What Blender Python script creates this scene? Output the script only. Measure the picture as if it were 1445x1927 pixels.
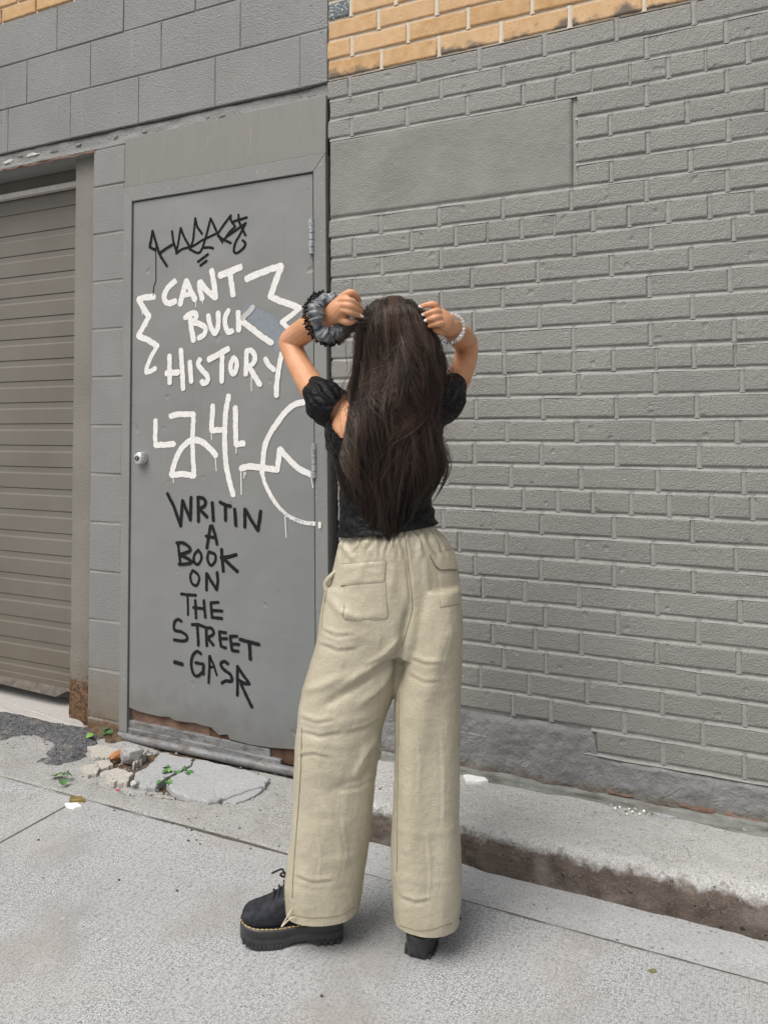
import bpy, math, random
import numpy as np
from mathutils import Vector, Matrix
from mathutils.bvhtree import BVHTree

for o in list(bpy.data.objects):
    bpy.data.objects.remove(o)
scene = bpy.context.scene
col = scene.collection

# ---------------------------------------------------------------- camera
F = 1450.0; YAW = 0.43751; PIT = 0.02869; CX = 722.5; CY = 769.87; D = 2.4285; H = 1.25
cd = bpy.data.cameras.new('camera'); cam = bpy.data.objects.new('camera', cd); col.objects.link(cam)
cd.sensor_fit = 'HORIZONTAL'; cd.sensor_width = 36.0; cd.lens = F / 1445.0 * 36.0
cd.shift_y = -(963.5 - CY) / 1445.0
cd.clip_start = 0.02; cd.clip_end = 500
cam.location = (0, -D, H); cam.rotation_euler = (math.pi / 2 + PIT, 0, YAW)
scene.camera = cam
scene.render.resolution_x = 767; scene.render.resolution_y = 1024

# ---------------------------------------------------------------- sky, sun, exposure
SUN_EL = math.radians(57); SUN_AZ = math.radians(203)      # azimuth from +Y, clockwise: behind the camera
world = bpy.data.worlds.new('World'); scene.world = world; world.use_nodes = True
wn = world.node_tree; wn.nodes.clear()
sky = wn.nodes.new('ShaderNodeTexSky'); sky.sky_type = 'NISHITA'; sky.sun_disc = False
sky.sun_elevation = SUN_EL; sky.sun_rotation = SUN_AZ; sky.dust_density = 4.0; sky.air_density = 1.0
hs = wn.nodes.new('ShaderNodeHueSaturation'); hs.inputs['Saturation'].default_value = 0.32
bg = wn.nodes.new('ShaderNodeBackground'); bg.inputs['Strength'].default_value = 0.10
wo = wn.nodes.new('ShaderNodeOutputWorld')
wn.links.new(sky.outputs[0], hs.inputs['Color']); wn.links.new(hs.outputs[0], bg.inputs['Color']); wn.links.new(bg.outputs[0], wo.inputs['Surface'])
sd = bpy.data.lights.new('sun', 'SUN'); sun = bpy.data.objects.new('sun', sd); col.objects.link(sun)
sd.energy = 1.9; sd.angle = math.radians(40); sd.color = (1.0, 0.965, 0.915)
sdir = Vector((math.sin(SUN_AZ) * math.cos(SUN_EL), math.cos(SUN_AZ) * math.cos(SUN_EL), math.sin(SUN_EL)))
sun.rotation_euler = (-sdir).to_track_quat('-Z', 'Y').to_euler(); sun.location = (0, -3, 8)
vs = scene.view_settings; vs.view_transform = 'Standard'; vs.look = 'None'; vs.gamma = 1.0; vs.use_curve_mapping = False
vs.exposure = 0.50

# ---------------------------------------------------------------- geometry helpers
CAM = np.array([0, -D, H]); RV = np.array([math.cos(YAW), math.sin(YAW), 0.0]); FV = np.array([-math.sin(YAW), math.cos(YAW), 0.0]); UV = np.array([0, 0, 1.0])
def ray(x, y):
    a = (x - CX) / F; b = (CY - y) / F; c, s = math.cos(PIT), math.sin(PIT)
    fw = c - b * s; up = s + b * c
    return RV * a + FV * fw + UV * up
def onY(x, y, Y=0.0):
    r = ray(x, y); return CAM + r * ((Y + D) / r[1])
def onZ(x, y, Z=0.0):
    r = ray(x, y); return CAM + r * ((Z - H) / r[2])
def atd(x, y, d):
    r = ray(x, y); return CAM + r * (d / (r @ FV))
def proj(v):
    v = np.asarray(v, float) - CAM; fw = v @ FV; r = v @ RV; u = v[:, 2]; c, s = math.cos(PIT), math.sin(PIT)
    f2 = fw * c + u * s; u2 = -fw * s + u * c
    return CX + F * r / f2, CY - F * u2 / f2

def _h(ix, iy, iz, seed):
    n = (ix * 374761393 + iy * 668265263 + iz * 2147483647 + seed * 1274126177).astype(np.int64) & 0xFFFFFFFF
    n = ((n ^ (n >> 13)) * 1103515245) & 0xFFFFFFFF
    n = ((n ^ (n >> 16)) * 2654435761) & 0xFFFFFFFF
    return ((n ^ (n >> 15)) & 0xFFFFFF) / float(0xFFFFFF)
def vnoise(x, y, z=None, seed=0):
    x = np.asarray(x, float); y = np.asarray(y, float); z = np.zeros_like(x) if z is None else np.asarray(z, float)
    fx, fy, fz = np.floor(x), np.floor(y), np.floor(z); u, v, w = x - fx, y - fy, z - fz
    ix, iy, iz = fx.astype(np.int64), fy.astype(np.int64), fz.astype(np.int64)
    u = u * u * (3 - 2 * u); v = v * v * (3 - 2 * v); w = w * w * (3 - 2 * w)
    r = 0
    for a in (0, 1):
        for b in (0, 1):
            for c in (0, 1):
                r = r + _h(ix + a, iy + b, iz + c, seed) * (u if a else 1 - u) * (v if b else 1 - v) * (w if c else 1 - w)
    return r * 2 - 1
def fbm(x, y, z=None, seed=0, oct=3):
    t = 0; a = 1.0
    for k in range(oct):
        s = 2.0 ** k; t = t + a * vnoise(x * s, y * s, None if z is None else z * s, seed + k); a *= .5
    return t

def link_parent(o, parent):
    if parent is not None:
        o.parent = parent
        o.matrix_parent_inverse = Matrix.Translation(-parent.location) if parent.parent is None else Matrix.Identity(4)
def mk(name, verts, faces, mat, parent=None, smooth=False):
    me = bpy.data.meshes.new(name)
    me.from_pydata([tuple(map(float, v)) for v in verts] if not isinstance(verts, np.ndarray) else verts.tolist(), [], [list(map(int, f)) for f in faces] if not isinstance(faces, np.ndarray) else faces.tolist())
    if mat is not None: me.materials.append(mat)
    if smooth: me.polygons.foreach_set('use_smooth', np.ones(len(me.polygons), bool))
    me.update()
    o = bpy.data.objects.new(name, me); col.objects.link(o); link_parent(o, parent)
    return o
def empty(name, loc, label, cat, group=None):
    o = bpy.data.objects.new(name, None); col.objects.link(o); o.location = tuple(map(float, loc)); o.empty_display_size = .05
    tag(o, label, cat, group, 'thing'); return o
def tag(o, label=None, cat=None, group=None, kind=None):
    if label: o['label'] = label
    if cat: o['category'] = cat
    if group: o['group'] = group
    if kind: o['kind'] = kind
    return o
def bevel(o, w, seg=2):
    m = o.modifiers.new('bevel', 'BEVEL'); m.width = w; m.segments = seg; m.limit_method = 'ANGLE'; m.angle_limit = math.radians(40); return o
class MB:
    def __init__(s): s.v = []; s.f = []
    def add(s, v, f):
        n = len(s.v); s.v += [tuple(map(float, p)) for p in v]; s.f += [[i + n for i in q] for q in f]; return s
    def box(s, x0, x1, y0, y1, z0, z1):
        v = [(x0, y0, z0), (x1, y0, z0), (x1, y1, z0), (x0, y1, z0), (x0, y0, z1), (x1, y0, z1), (x1, y1, z1), (x0, y1, z1)]
        return s.add(v, [(0, 3, 2, 1), (4, 5, 6, 7), (0, 1, 5, 4), (1, 2, 6, 5), (2, 3, 7, 6), (3, 0, 4, 7)])
    def build(s, name, mat, parent=None, smooth=False): return mk(name, s.v, s.f, mat, parent, smooth)
def box(name, x0, x1, y0, y1, z0, z1, mat, parent=None, bev=0.0):
    o = MB().box(x0, x1, y0, y1, z0, z1).build(name, mat, parent)
    if bev: bevel(o, bev)
    return o
def gridfaces(nr, nc, closed=False):
    f = []
    for i in range(nr - 1):
        for j in range(nc if closed else nc - 1):
            k = (j + 1) % nc; f.append((i * nc + j, i * nc + k, (i + 1) * nc + k, (i + 1) * nc + j))
    return f
def loft(rings, cap=True, flip=False):
    nr = len(rings); nc = len(rings[0]); v = [p for r in rings for p in r]; f = gridfaces(nr, nc, True)
    if cap:
        v.append(np.mean(rings[0], axis=0)); v.append(np.mean(rings[-1], axis=0)); a, b = len(v) - 2, len(v) - 1
        for j in range(nc):
            k = (j + 1) % nc; f.append((a, k, j)); f.append((b, (nr - 1) * nc + j, (nr - 1) * nc + k))
    if flip: f = [tuple(reversed(q)) for q in f]
    return v, f
def catmull(pts, n=8):
    p = [np.asarray(q, float) for q in pts]; p = [2 * p[0] - p[1]] + p + [2 * p[-1] - p[-2]]; out = []
    for i in range(1, len(p) - 2):
        for k in range(n):
            t = k / n; a, b, c, d = p[i - 1], p[i], p[i + 1], p[i + 2]
            out.append(.5 * (2 * b + (c - a) * t + (2 * a - 5 * b + 4 * c - d) * t * t + (3 * b - a - 3 * c + d) * t ** 3))
    out.append(p[-2]); return out
def tube(pts, rad, sides=10, n=0, flat=1.0, roundcap=True):
    pts = [np.asarray(p, float) for p in pts]; rad = list(rad) if hasattr(rad, '__len__') else [rad] * len(pts)
    if n:
        q = catmull([np.append(p, r) for p, r in zip(pts, rad)], n); pts = [a[:3] for a in q]; rad = [max(a[3], 1e-4) for a in q]
    if roundcap:
        t0 = pts[0] - pts[1]; t0 = t0 / (np.linalg.norm(t0) + 1e-9); t1 = pts[-1] - pts[-2]; t1 = t1 / (np.linalg.norm(t1) + 1e-9)
        r0, r1 = rad[0], rad[-1]
        pts = [pts[0] + t0 * r0 * .95, pts[0] + t0 * r0 * .6] + pts + [pts[-1] + t1 * r1 * .6, pts[-1] + t1 * r1 * .95]
        rad = [r0 * .3, r0 * .8] + rad + [r1 * .8, r1 * .3]
    T = []
    for i in range(len(pts)):
        d = pts[min(i + 1, len(pts) - 1)] - pts[max(i - 1, 0)]; T.append(d / (np.linalg.norm(d) + 1e-12))
    up = np.array([0, 0, 1.0]) if abs(T[0][2]) < .9 else np.array([1.0, 0, 0]); rings = []
    nrm = np.cross(up, T[0]); nrm /= np.linalg.norm(nrm)
    for p, t, r in zip(pts, T, rad):
        nrm = nrm - t * (nrm @ t); nrm /= (np.linalg.norm(nrm) + 1e-12); b = np.cross(t, nrm)
        rings.append([p + nrm * r * math.cos(a) + b * r * flat * math.sin(a) for a in np.linspace(0, 2 * math.pi, sides, endpoint=False)])
    return loft(rings)
def ellipsoid(c, ax, rad, nu=20, nv=12):
    rings = []
    for i in range(nv + 1):
        th = math.pi * (i + .001) / (nv + .002); ring = []
        for j in range(nu):
            ph = 2 * math.pi * j / nu
            ring.append(np.asarray(c) + ax[0] * rad[0] * math.sin(th) * math.cos(ph) + ax[1] * rad[1] * math.sin(th) * math.sin(ph) - ax[2] * rad[2] * math.cos(th))
        rings.append(ring)
    return loft(rings)
def remesh(shapes, voxel, smooth_it=4, fac=.5):
    mb = MB()
    for v, f in shapes: mb.add(v, f)
    me = bpy.data.meshes.new('tmp'); me.from_pydata(mb.v, [], mb.f)
    o = bpy.data.objects.new('tmp', me); col.objects.link(o)
    m = o.modifiers.new('r', 'REMESH'); m.mode = 'VOXEL'; m.voxel_size = voxel; m.use_smooth_shade = True
    if smooth_it: s = o.modifiers.new('s', 'SMOOTH'); s.factor = fac; s.iterations = smooth_it
    dg = bpy.context.evaluated_depsgraph_get(); dg.update()
    r = bpy.data.meshes.new_from_object(o.evaluated_get(dg))
    bpy.data.objects.remove(o); bpy.data.meshes.remove(me)
    return r
def verts_of(me):
    a = np.empty(len(me.vertices) * 3); me.vertices.foreach_get('co', a); return a.reshape(-1, 3)
def norms_of(me):
    a = np.empty(len(me.vertices) * 3); me.vertices.foreach_get('normal', a); return a.reshape(-1, 3)
def set_verts(me, v): me.vertices.foreach_set('co', v.ravel()); me.update()
def put(name, me, mat, parent):
    me.name = name; me.materials.clear(); me.materials.append(mat)
    me.polygons.foreach_set('use_smooth', np.ones(len(me.polygons), bool))
    o = bpy.data.objects.new(name, me); col.objects.link(o); link_parent(o, parent); return o
def bvh_of(me):
    return BVHTree.FromPolygons([v.co.copy() for v in me.vertices], [list(p.vertices) for p in me.polygons])

# ---------------------------------------------------------------- materials
class NT:
    def __init__(s, name):
        s.m = bpy.data.materials.new(name); s.m.use_nodes = True; s.t = s.m.node_tree; s.t.nodes.clear()
        s.out = s.t.nodes.new('ShaderNodeOutputMaterial')
        s.pos = s.n('ShaderNodeNewGeometry').outputs['Position']
    def n(s, typ, props=None, **inp):
        k = s.t.nodes.new(typ)
        for a, b in (props or {}).items(): setattr(k, a, b)
        for a, b in inp.items(): s.set(k, a.replace('_', ' '), b)
        return k
    def set(s, k, key, val):
        sock = k.inputs[int(key)] if key.strip().isdigit() else k.inputs[key]
        if hasattr(val, 'is_linked') or isinstance(val, bpy.types.NodeSocket): s.t.links.new(val, sock)
        else:
            if hasattr(sock.default_value, '__len__') and hasattr(val, '__len__') and len(sock.default_value) == 4 and len(val) == 3: val = (*val, 1)
            sock.default_value = val
    def scale(s, sx, sy=None, sz=None, rot=(0, 0, 0), vec=None):
        sy = sx if sy is None else sy; sz = sx if sz is None else sz
        k = s.n('ShaderNodeMapping'); s.t.links.new(vec or s.pos, k.inputs['Vector']); k.inputs['Scale'].default_value = (sx, sy, sz); k.inputs['Rotation'].default_value = rot
        return k.outputs[0]
    def noise(s, sc, det=3, rough=.55, vec=None, dist=0.0):
        k = s.n('ShaderNodeTexNoise'); s.t.links.new(vec or s.pos, k.inputs['Vector']); k.inputs['Scale'].default_value = sc; k.inputs['Detail'].default_value = det; k.inputs['Roughness'].default_value = rough; k.inputs['Distortion'].default_value = dist
        return k.outputs['Fac']
    def voro(s, sc, vec=None, feat='F1', out='Distance', rnd=1.0):
        k = s.n('ShaderNodeTexVoronoi'); k.feature = feat; s.t.links.new(vec or s.pos, k.inputs['Vector']); k.inputs['Scale'].default_value = sc; k.inputs['Randomness'].default_value = rnd
        return k.outputs[out]
    def ramp(s, fac, stops, interp='LINEAR'):
        k = s.n('ShaderNodeValToRGB'); k.color_ramp.interpolation = interp; e = k.color_ramp.elements
        while len(e) > 1: e.remove(e[-1])
        e[0].position = stops[0][0]; c = stops[0][1]; e[0].color = (c, c, c, 1) if not hasattr(c, '__len__') else (*c, 1)
        for p, c in stops[1:]:
            q = e.new(p); q.color = (c, c, c, 1) if not hasattr(c, '__len__') else (*c, 1)
        s.t.links.new(fac, k.inputs[0]); return k.outputs[0]
    def math(s, op, a, b=None, c=None, clamp=False):
        k = s.n('ShaderNodeMath'); k.operation = op; k.use_clamp = clamp
        for i, v in enumerate((a, b, c)):
            if v is None: continue
            if isinstance(v, bpy.types.NodeSocket): s.t.links.new(v, k.inputs[i])
            else: k.inputs[i].default_value = v
        return k.outputs[0]
    def mix(s, fac, a, b, blend='MIX'):
        k = s.n('ShaderNodeMix'); k.data_type = 'RGBA'; k.blend_type = blend
        for i, v in ((0, fac), (6, a), (7, b)):
            if isinstance(v, bpy.types.NodeSocket): s.t.links.new(v, k.inputs[i])
            elif i == 0: k.inputs[0].default_value = v
            else: k.inputs[i].default_value = (*v, 1) if len(v) == 3 else v
        return k.outputs[2]
    def bump(s, h, strength=.5, dist=.002, normal=None):
        k = s.n('ShaderNodeBump'); k.inputs['Strength'].default_value = strength; k.inputs['Distance'].default_value = dist
        s.t.links.new(h, k.inputs['Height'])
        if normal: s.t.links.new(normal, k.inputs['Normal'])
        return k.outputs[0]
    def sep(s, vec=None):
        k = s.n('ShaderNodeSeparateXYZ'); s.t.links.new(vec or s.pos, k.inputs[0]); return k.outputs
    def rnd(s): return s.n('ShaderNodeObjectInfo').outputs['Random']
    def surf(s, color, rough=.7, normal=None, metal=0.0, spec=.35, **kw):
        k = s.n('ShaderNodeBsdfPrincipled'); s.set(k, 'Base Color', color); s.set(k, 'Roughness', rough); s.set(k, 'Metallic', metal); s.set(k, 'Specular IOR Level', spec)
        if normal: s.t.links.new(normal, k.inputs['Normal'])
        for a, b in kw.items(): s.set(k, a.replace('_', ' '), b)
        s.t.links.new(k.outputs[0], s.out.inputs[0]); s.bsdf = k; return s.m
    def alpha(s, fac):
        tr = s.n('ShaderNodeBsdfTransparent'); mx = s.n('ShaderNodeMixShader'); s.t.links.new(fac, mx.inputs[0]); s.t.links.new(tr.outputs[0], mx.inputs[1]); s.t.links.new(s.bsdf.outputs[0], mx.inputs[2]); s.t.links.new(mx.outputs[0], s.out.inputs[0]); return s.m

def grey_paint(name, base, peel=200, dents=True, rough=.46, streak=False, bd=.0046):
    t = NT(name); r = t.rnd()
    v = t.noise(3.0, 2); v2 = t.noise(40, 2)
    c = t.mix(t.ramp(v, [(.3, 0), (.7, 1)]), tuple(x * .9 for x in base), tuple(x * 1.07 for x in base))
    c = t.mix(t.math('MULTIPLY', t.ramp(v2, [(.35, 0), (.75, 1)]), .22), c, tuple(x * .82 for x in base))
    c = t.mix(t.math('MULTIPLY', r, .16), c, tuple(x * .8 for x in base))
    wh = t.ramp(t.noise(110, 0), [(.80, 0), (.83, 1)])
    c = t.mix(t.math('MULTIPLY', wh, .5), c, tuple(min(1, x * 2.1) for x in base))
    h = t.noise(peel, 1.5, .6)
    n = t.bump(h, .75, bd)
    if dents:
        nz = t.n('ShaderNodeTexNoise'); t.t.links.new(t.pos, nz.inputs['Vector']); nz.inputs['Scale'].default_value = 23; nz.inputs['Detail'].default_value = 1
        vm = t.n('ShaderNodeVectorMath'); vm.operation = 'MULTIPLY_ADD'; t.t.links.new(nz.outputs['Color'], vm.inputs[0]); vm.inputs[1].default_value = (.028, .028, .02); t.t.links.new(t.pos, vm.inputs[2])
        d = t.ramp(t.voro(15, vm.outputs[0]), [(0.0, 0), (.07, .1), (.17, 1)]); d2 = t.noise(60, 1)
        n = t.bump(t.math('ADD', d, t.math('MULTIPLY', d2, .6)), .7, .0042, n)
    if dents:
        st = t.noise(1.0, 3, .6, t.scale(26, 26, 3.0)); c = t.mix(t.math('MULTIPLY', t.ramp(st, [(.58, 0), (.74, 1)]), .20), c, (.15, .135, .11)); big = t.noise(1.3, 3); c = t.mix(t.math('MULTIPLY', t.ramp(big, [(.42, 0), (.66, 1)]), .22), c, (.27, .265, .25))
    if streak:
        z = t.noise(1.0, 3, .6, t.scale(55, 55, 2.0)); c = t.mix(t.math('MULTIPLY', t.ramp(z, [(.60, 0), (.75, 1)]), .30), c, tuple(x * 1.5 for x in base))
        n = t.bump(t.ramp(t.noise(45, 1), [(.70, 0), (.76, 1)]), .7, .004, n)
    return t.surf(c, t.math('ADD', rough, t.math('MULTIPLY', v2, .2)), n, spec=.4)
G = (.205, .200, .185)
M = {}
M['brick'] = grey_paint('painted_brick', (.228, .221, .203))
M['block'] = grey_paint('painted_block', (.205, .203, .194), 150, False, streak=True)
M['frame'] = grey_paint('painted_steel_frame', (.215, .215, .203), 90, False, .42, bd=.0015)
M['post'] = grey_paint('painted_post', (.195, .180, .150), 120, False, .5)

def f_mortar():
    t = NT('painted_mortar'); v = t.noise(60, 3)
    c = t.mix(t.ramp(v, [(.35, 0), (.7, 1)]), (.235, .23, .213), (.285, .278, .26))
    return t.surf(c, .55, t.bump(t.noise(170, 1), .5, .0022))
M['mortar'] = f_mortar()
def f_ybrick():
    t = NT('yellow_brick'); r = t.rnd(); x, y, z = t.sep()
    c = t.mix(r, (.44, .25, .10), (.56, .36, .19)); c = t.mix(t.math('MULTIPLY', t.ramp(t.noise(28, 4), [(.35, 0), (.7, 1)]), .7), c, (.60, .42, .25)); c = t.mix(t.ramp(t.noise(9, 3), [(.55, 0), (.72, .5)]), c, (.40, .28, .17))
    c = t.mix(t.ramp(t.noise(240, 2), [(.58, 0), (.68, .8)]), c, (.36, .2, .08))
    # overspray of dark paint near the grey edge
    zz = t.math('SUBTRACT', z, 2.53); m = t.ramp(t.math('ADD', t.math('MULTIPLY', zz, 9.0), t.math('MULTIPLY', t.math('SUBTRACT', t.noise(7, 4), .5), 2.6)), [(-.25, 1), (.22, 0)])
    c = t.mix(t.math('MULTIPLY', m, .85), c, (.09, .085, .08))
    return t.surf(c, .85, t.bump(t.math('ADD', t.noise(260, 3), t.ramp(t.voro(26), [(0, 0), (.2, 1)])), .5, .0022))
M['ybrick'] = f_ybrick()
def f_ymortar():
    t = NT('yellow_mortar'); return t.surf(t.mix(t.noise(50, 4), (.50, .43, .33), (.66, .58, .47)), .9, t.bump(t.noise(200, 3), .6, .002))
M['ymortar'] = f_ymortar()
def f_bluebrick():
    t = NT('blue_grey_brick'); c = t.mix(t.ramp(t.noise(120, 4), [(.56, 0), (.62, 1)]), (.10, .12, .13), (.6, .6, .58)); return t.surf(c, .7, t.bump(t.noise(200, 3), .5, .002))
M['bluebrick'] = f_bluebrick()
def f_plaster():
    t = NT('grey_plaster'); base = (.225, .220, .200)
    c = t.mix(t.ramp(t.noise(6, 4), [(.3, 0), (.7, 1)]), tuple(x * .88 for x in base), tuple(x * 1.1 for x in base))
    c = t.mix(t.ramp(t.noise(150, 2, .5), [(.70, 0), (.76, .5)]), c, (.42, .41, .38))
    w = t.n('ShaderNodeTexWave'); t.t.links.new(t.scale(1, 1, 1, (0, math.radians(35), 0)), w.inputs['Vector']); w.bands_direction = 'Z'; w.inputs['Scale'].default_value = 55; w.inputs['Distortion'].default_value = 7; w.inputs['Detail'].default_value = 3; w.inputs['Detail Scale'].default_value = 2.2
    n = t.bump(w.outputs['Fac'], .45, .0022); n = t.bump(t.noise(150, 2), .7, .0035, n); n = t.bump(t.ramp(t.voro(45), [(0, 0), (.14, 1)]), .4, .002, n)
    return t.surf(c, .62, n)
M['plaster'] = f_plaster()
def f_plaster_low():
    t = NT('dirty_plaster'); x, y, z = t.sep(); base = (.20, .20, .197)
    c = t.mix(t.ramp(t.noise(9, 4), [(.3, 0), (.7, 1)]), tuple(q * .8 for q in base), tuple(q * 1.12 for q in base))
    dirt = t.ramp(t.math('ADD', t.math('MULTIPLY', t.math('SUBTRACT', z, .13), 11.0), t.math('MULTIPLY', t.math('SUBTRACT', t.noise(26, 4), .5), .9)), [(.18, 1), (.62, 0)])
    c = t.mix(t.math('MULTIPLY', dirt, .8), c, (.10, .072, .045))
    n = t.bump(t.noise(130, 2), .7, .004); n = t.bump(t.noise(26, 2, .6, dist=2.0), .6, .008, n)
    return t.surf(c, .6, n)
M['plaster_low'] = f_plaster_low()
def f_pillar():
    t = NT('painted_pillar_block'); x, y, z = t.sep(); base = (.215, .213, .203)
    c = t.mix(t.ramp(t.noise(4, 4), [(.3, 0), (.7, 1)]), tuple(q * .92 for q in base), tuple(q * 1.05 for q in base))
    dirt = t.ramp(t.math('ADD', t.math('MULTIPLY', z, 2.6), t.math('MULTIPLY', t.math('SUBTRACT', t.noise(18, 4), .5), .55)), [(.05, 1), (.85, 0)])
    c = t.mix(t.math('MULTIPLY', dirt, .8), c, (.16, .115, .07))
    mud = t.ramp(t.math('ADD', t.math('MULTIPLY', z, 7), t.math('MULTIPLY', t.math('SUBTRACT', t.noise(30, 5), .5), 1.6)), [(.1, 1), (.55, 0)])
    c = t.mix(t.math('MULTIPLY', mud, .85), c, (.13, .07, .03))
    return t.surf(c, .62, t.bump(t.noise(150, 2), .75, .0034))
M['pillar'] = f_pillar()
def f_wood():
    t = NT('painted_plywood'); base = (.205, .197, .180); g = t.noise(1.0, 4, .6, t.scale(130, 130, 5.0)); g2 = t.noise(1.0, 2, .5, t.scale(75, 75, 4.0))
    c = t.mix(t.ramp(g, [(.3, 0), (.7, 1)]), tuple(q * .97 for q in base), tuple(q * 1.03 for q in base))
    c = t.mix(t.ramp(g2, [(.70, 0), (.73, .35)]), c, (.40, .38, .34))
    n = t.bump(t.ramp(g, [(.30, 0), (.36, 1)]), .10, .0008); n = t.bump(t.ramp(g2, [(.66, 0), (.70, 1)]), .5, .002, n)
    return t.surf(c, .6, n)
M['wood'] = f_wood()
def f_door():
    t = NT('painted_steel_door'); x, y, z = t.sep(); base = (.205, .206, .198)
    c = t.mix(t.ramp(t.noise(2.2, 4), [(.3, 0), (.7, 1)]), tuple(q * .93 for q in base), tuple(q * 1.05 for q in base))
    blue = t.ramp(t.math('ADD', t.math('SUBTRACT', t.math('MULTIPLY', t.math('ADD', x, 2.28), 1.05), t.math('MULTIPLY', z, .55)), t.math('MULTIPLY', t.noise(2.4, 3), .5)), [(.15, 0), (1.0, 1)])
    c = t.mix(t.math('MULTIPLY', blue, .8), c, (.165, .178, .180))
    dirt = t.ramp(t.math('ADD', t.math('MULTIPLY', z, 4.0), t.math('MULTIPLY', t.math('SUBTRACT', t.noise(14, 5), .5), 1.1)), [(.35, 1), (1.0, 0)])
    c = t.mix(t.math('MULTIPLY', dirt, .45), c, (.11, .095, .08))
    dots = t.ramp(t.voro(38, rnd=1.0), [(.05, 1), (.11, 0)]); gate = t.ramp(t.noise(5.5, 2), [(.5, 0), (.62, 1)]); dd = t.math('MULTIPLY', dots, gate)
    c = t.mix(t.math('MULTIPLY', dd, .35), c, (.36, .36, .34))
    st = t.ramp(t.noise(1.0, 3, .6, t.scale(38, 38, 1.2)), [(.62, 0), (.72, 1)]); c = t.mix(t.math('MULTIPLY', st, .18), c, (.14, .135, .125))
    n = t.bump(t.noise(190, 2), .22, .001); n = t.bump(dd, .8, .0025, n); n = t.bump(t.noise(4.5, 2), .45, .02, n); n = t.bump(t.ramp(t.noise(17, 1), [(.18, 0), (.3, 1)]), .5, .006, n)
    return t.surf(c, t.math('ADD', .40, t.math('MULTIPLY', t.noise(25, 3), .2)), n, spec=.45)
M['door'] = f_door()
def simple(name, c0, c1, sc=20, rough=.7, bs=200, bd=.001, bstr=.4, metal=0.0, spec=.35):
    t = NT(name); c = t.mix(t.ramp(t.noise(sc, 4), [(.3, 0), (.7, 1)]), c0, c1); return t.surf(c, rough, t.bump(t.noise(bs, 3), bstr, bd), metal, spec)
M['rust'] = simple('rusty_steel', (.10, .055, .035), (.22, .135, .10), 22, .85, 150, .002, .6)
M['rustdark'] = simple('dark_rust', (.035, .022, .015), (.11, .06, .035), 30, .9, 120, .003, .7)
def f_sill():
    t = NT('weathered_aluminium'); c = t.mix(t.ramp(t.noise(14, 4), [(.3, 0), (.7, 1)]), (.16, .165, .17), (.25, .25, .25)); c = t.mix(t.ramp(t.noise(1.0, 4, .65, t.scale(16, 16, 50)), [(.48, 0), (.64, .85)]), c, (.10, .075, .055)); c = t.mix(t.ramp(t.noise(150, 2), [(.66, 0), (.72, .8)]), c, (.42, .41, .39))
    return t.surf(c, .55, t.bump(t.noise(70, 4), .7, .004), .15)
M['sill'] = f_sill()
M['galv'] = simple('galvanised_hinge', (.22, .23, .24), (.5, .51, .52), 90, .45, 200, .001, .5, .5)
M['chrome'] = simple('brushed_chrome', (.72, .72, .70), (.82, .82, .80), 20, .22, 200, .0003, .2, 1.0)
M['black'] = simple('black_gap', (.008, .008, .008), (.014, .013, .012), 20, .9)
M['keyhole'] = simple('key_slot', (.02, .02, .02), (.04, .04, .04), 20, .4)
def f_paint(name, c0, c1, dry, peel=300):
    t = NT(name); c = t.mix(t.ramp(t.noise(120, 3), [(.35, 0), (.65, 1)]), c0, c1)
    t.surf(c, .6, t.bump(t.noise(peel, 2), .4, .001), spec=.15)
    f = t.ramp(t.math('ADD', t.noise(330, 3, .65), t.math('MULTIPLY', t.noise(22, 3), .5)), [(dry - .05, 0), (dry + .05, 1)])
    return t.alpha(f)
M['gwhite'] = f_paint('white_marker_paint', (.66, .64, .61), (.78, .76, .73), .41)
M['gwhite_dry'] = f_paint('dry_white_marker_paint', (.66, .64, .61), (.78, .76, .73), .70)
M['gfaint'] = f_paint('thin_white_marker_paint', (.42, .41, .39), (.50, .48, .46), .50)
M['gblack'] = f_paint('black_marker_paint', (.004, .004, .0045), (.007, .007, .008), .06)
M['gblack2'] = f_paint('dull_black_marker_paint', (.009, .0095, .0105), (.013, .0135, .015), .22)
M['gblue'] = f_paint('blue_grey_paint_patch', (.20, .225, .25), (.235, .26, .285), .52)
def f_curtain():
    t = NT('roller_door_paint'); x, y, z = t.sep()
    c = t.mix(t.ramp(t.noise(3, 4), [(.3, 0), (.7, 1)]), (.130, .117, .097), (.158, .145, .123))
    dirt = t.ramp(t.math('ADD', t.math('MULTIPLY', z, 1.5), t.math('MULTIPLY', t.math('SUBTRACT', t.noise(9, 4), .5), .6)), [(.0, 1), (1.0, 0)])
    c = t.mix(t.math('MULTIPLY', dirt, .6), c, (.12, .095, .068))
    st = t.ramp(t.noise(1.0, 3, .6, t.scale(18, 18, 1.0)), [(.55, 0), (.7, 1)]); c = t.mix(t.math('MULTIPLY', st, .22), c, (.17, .14, .11))
    return t.surf(c, .6, t.bump(t.noise(220, 2), .3, .001))
M['curtain'] = f_curtain()
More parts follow.
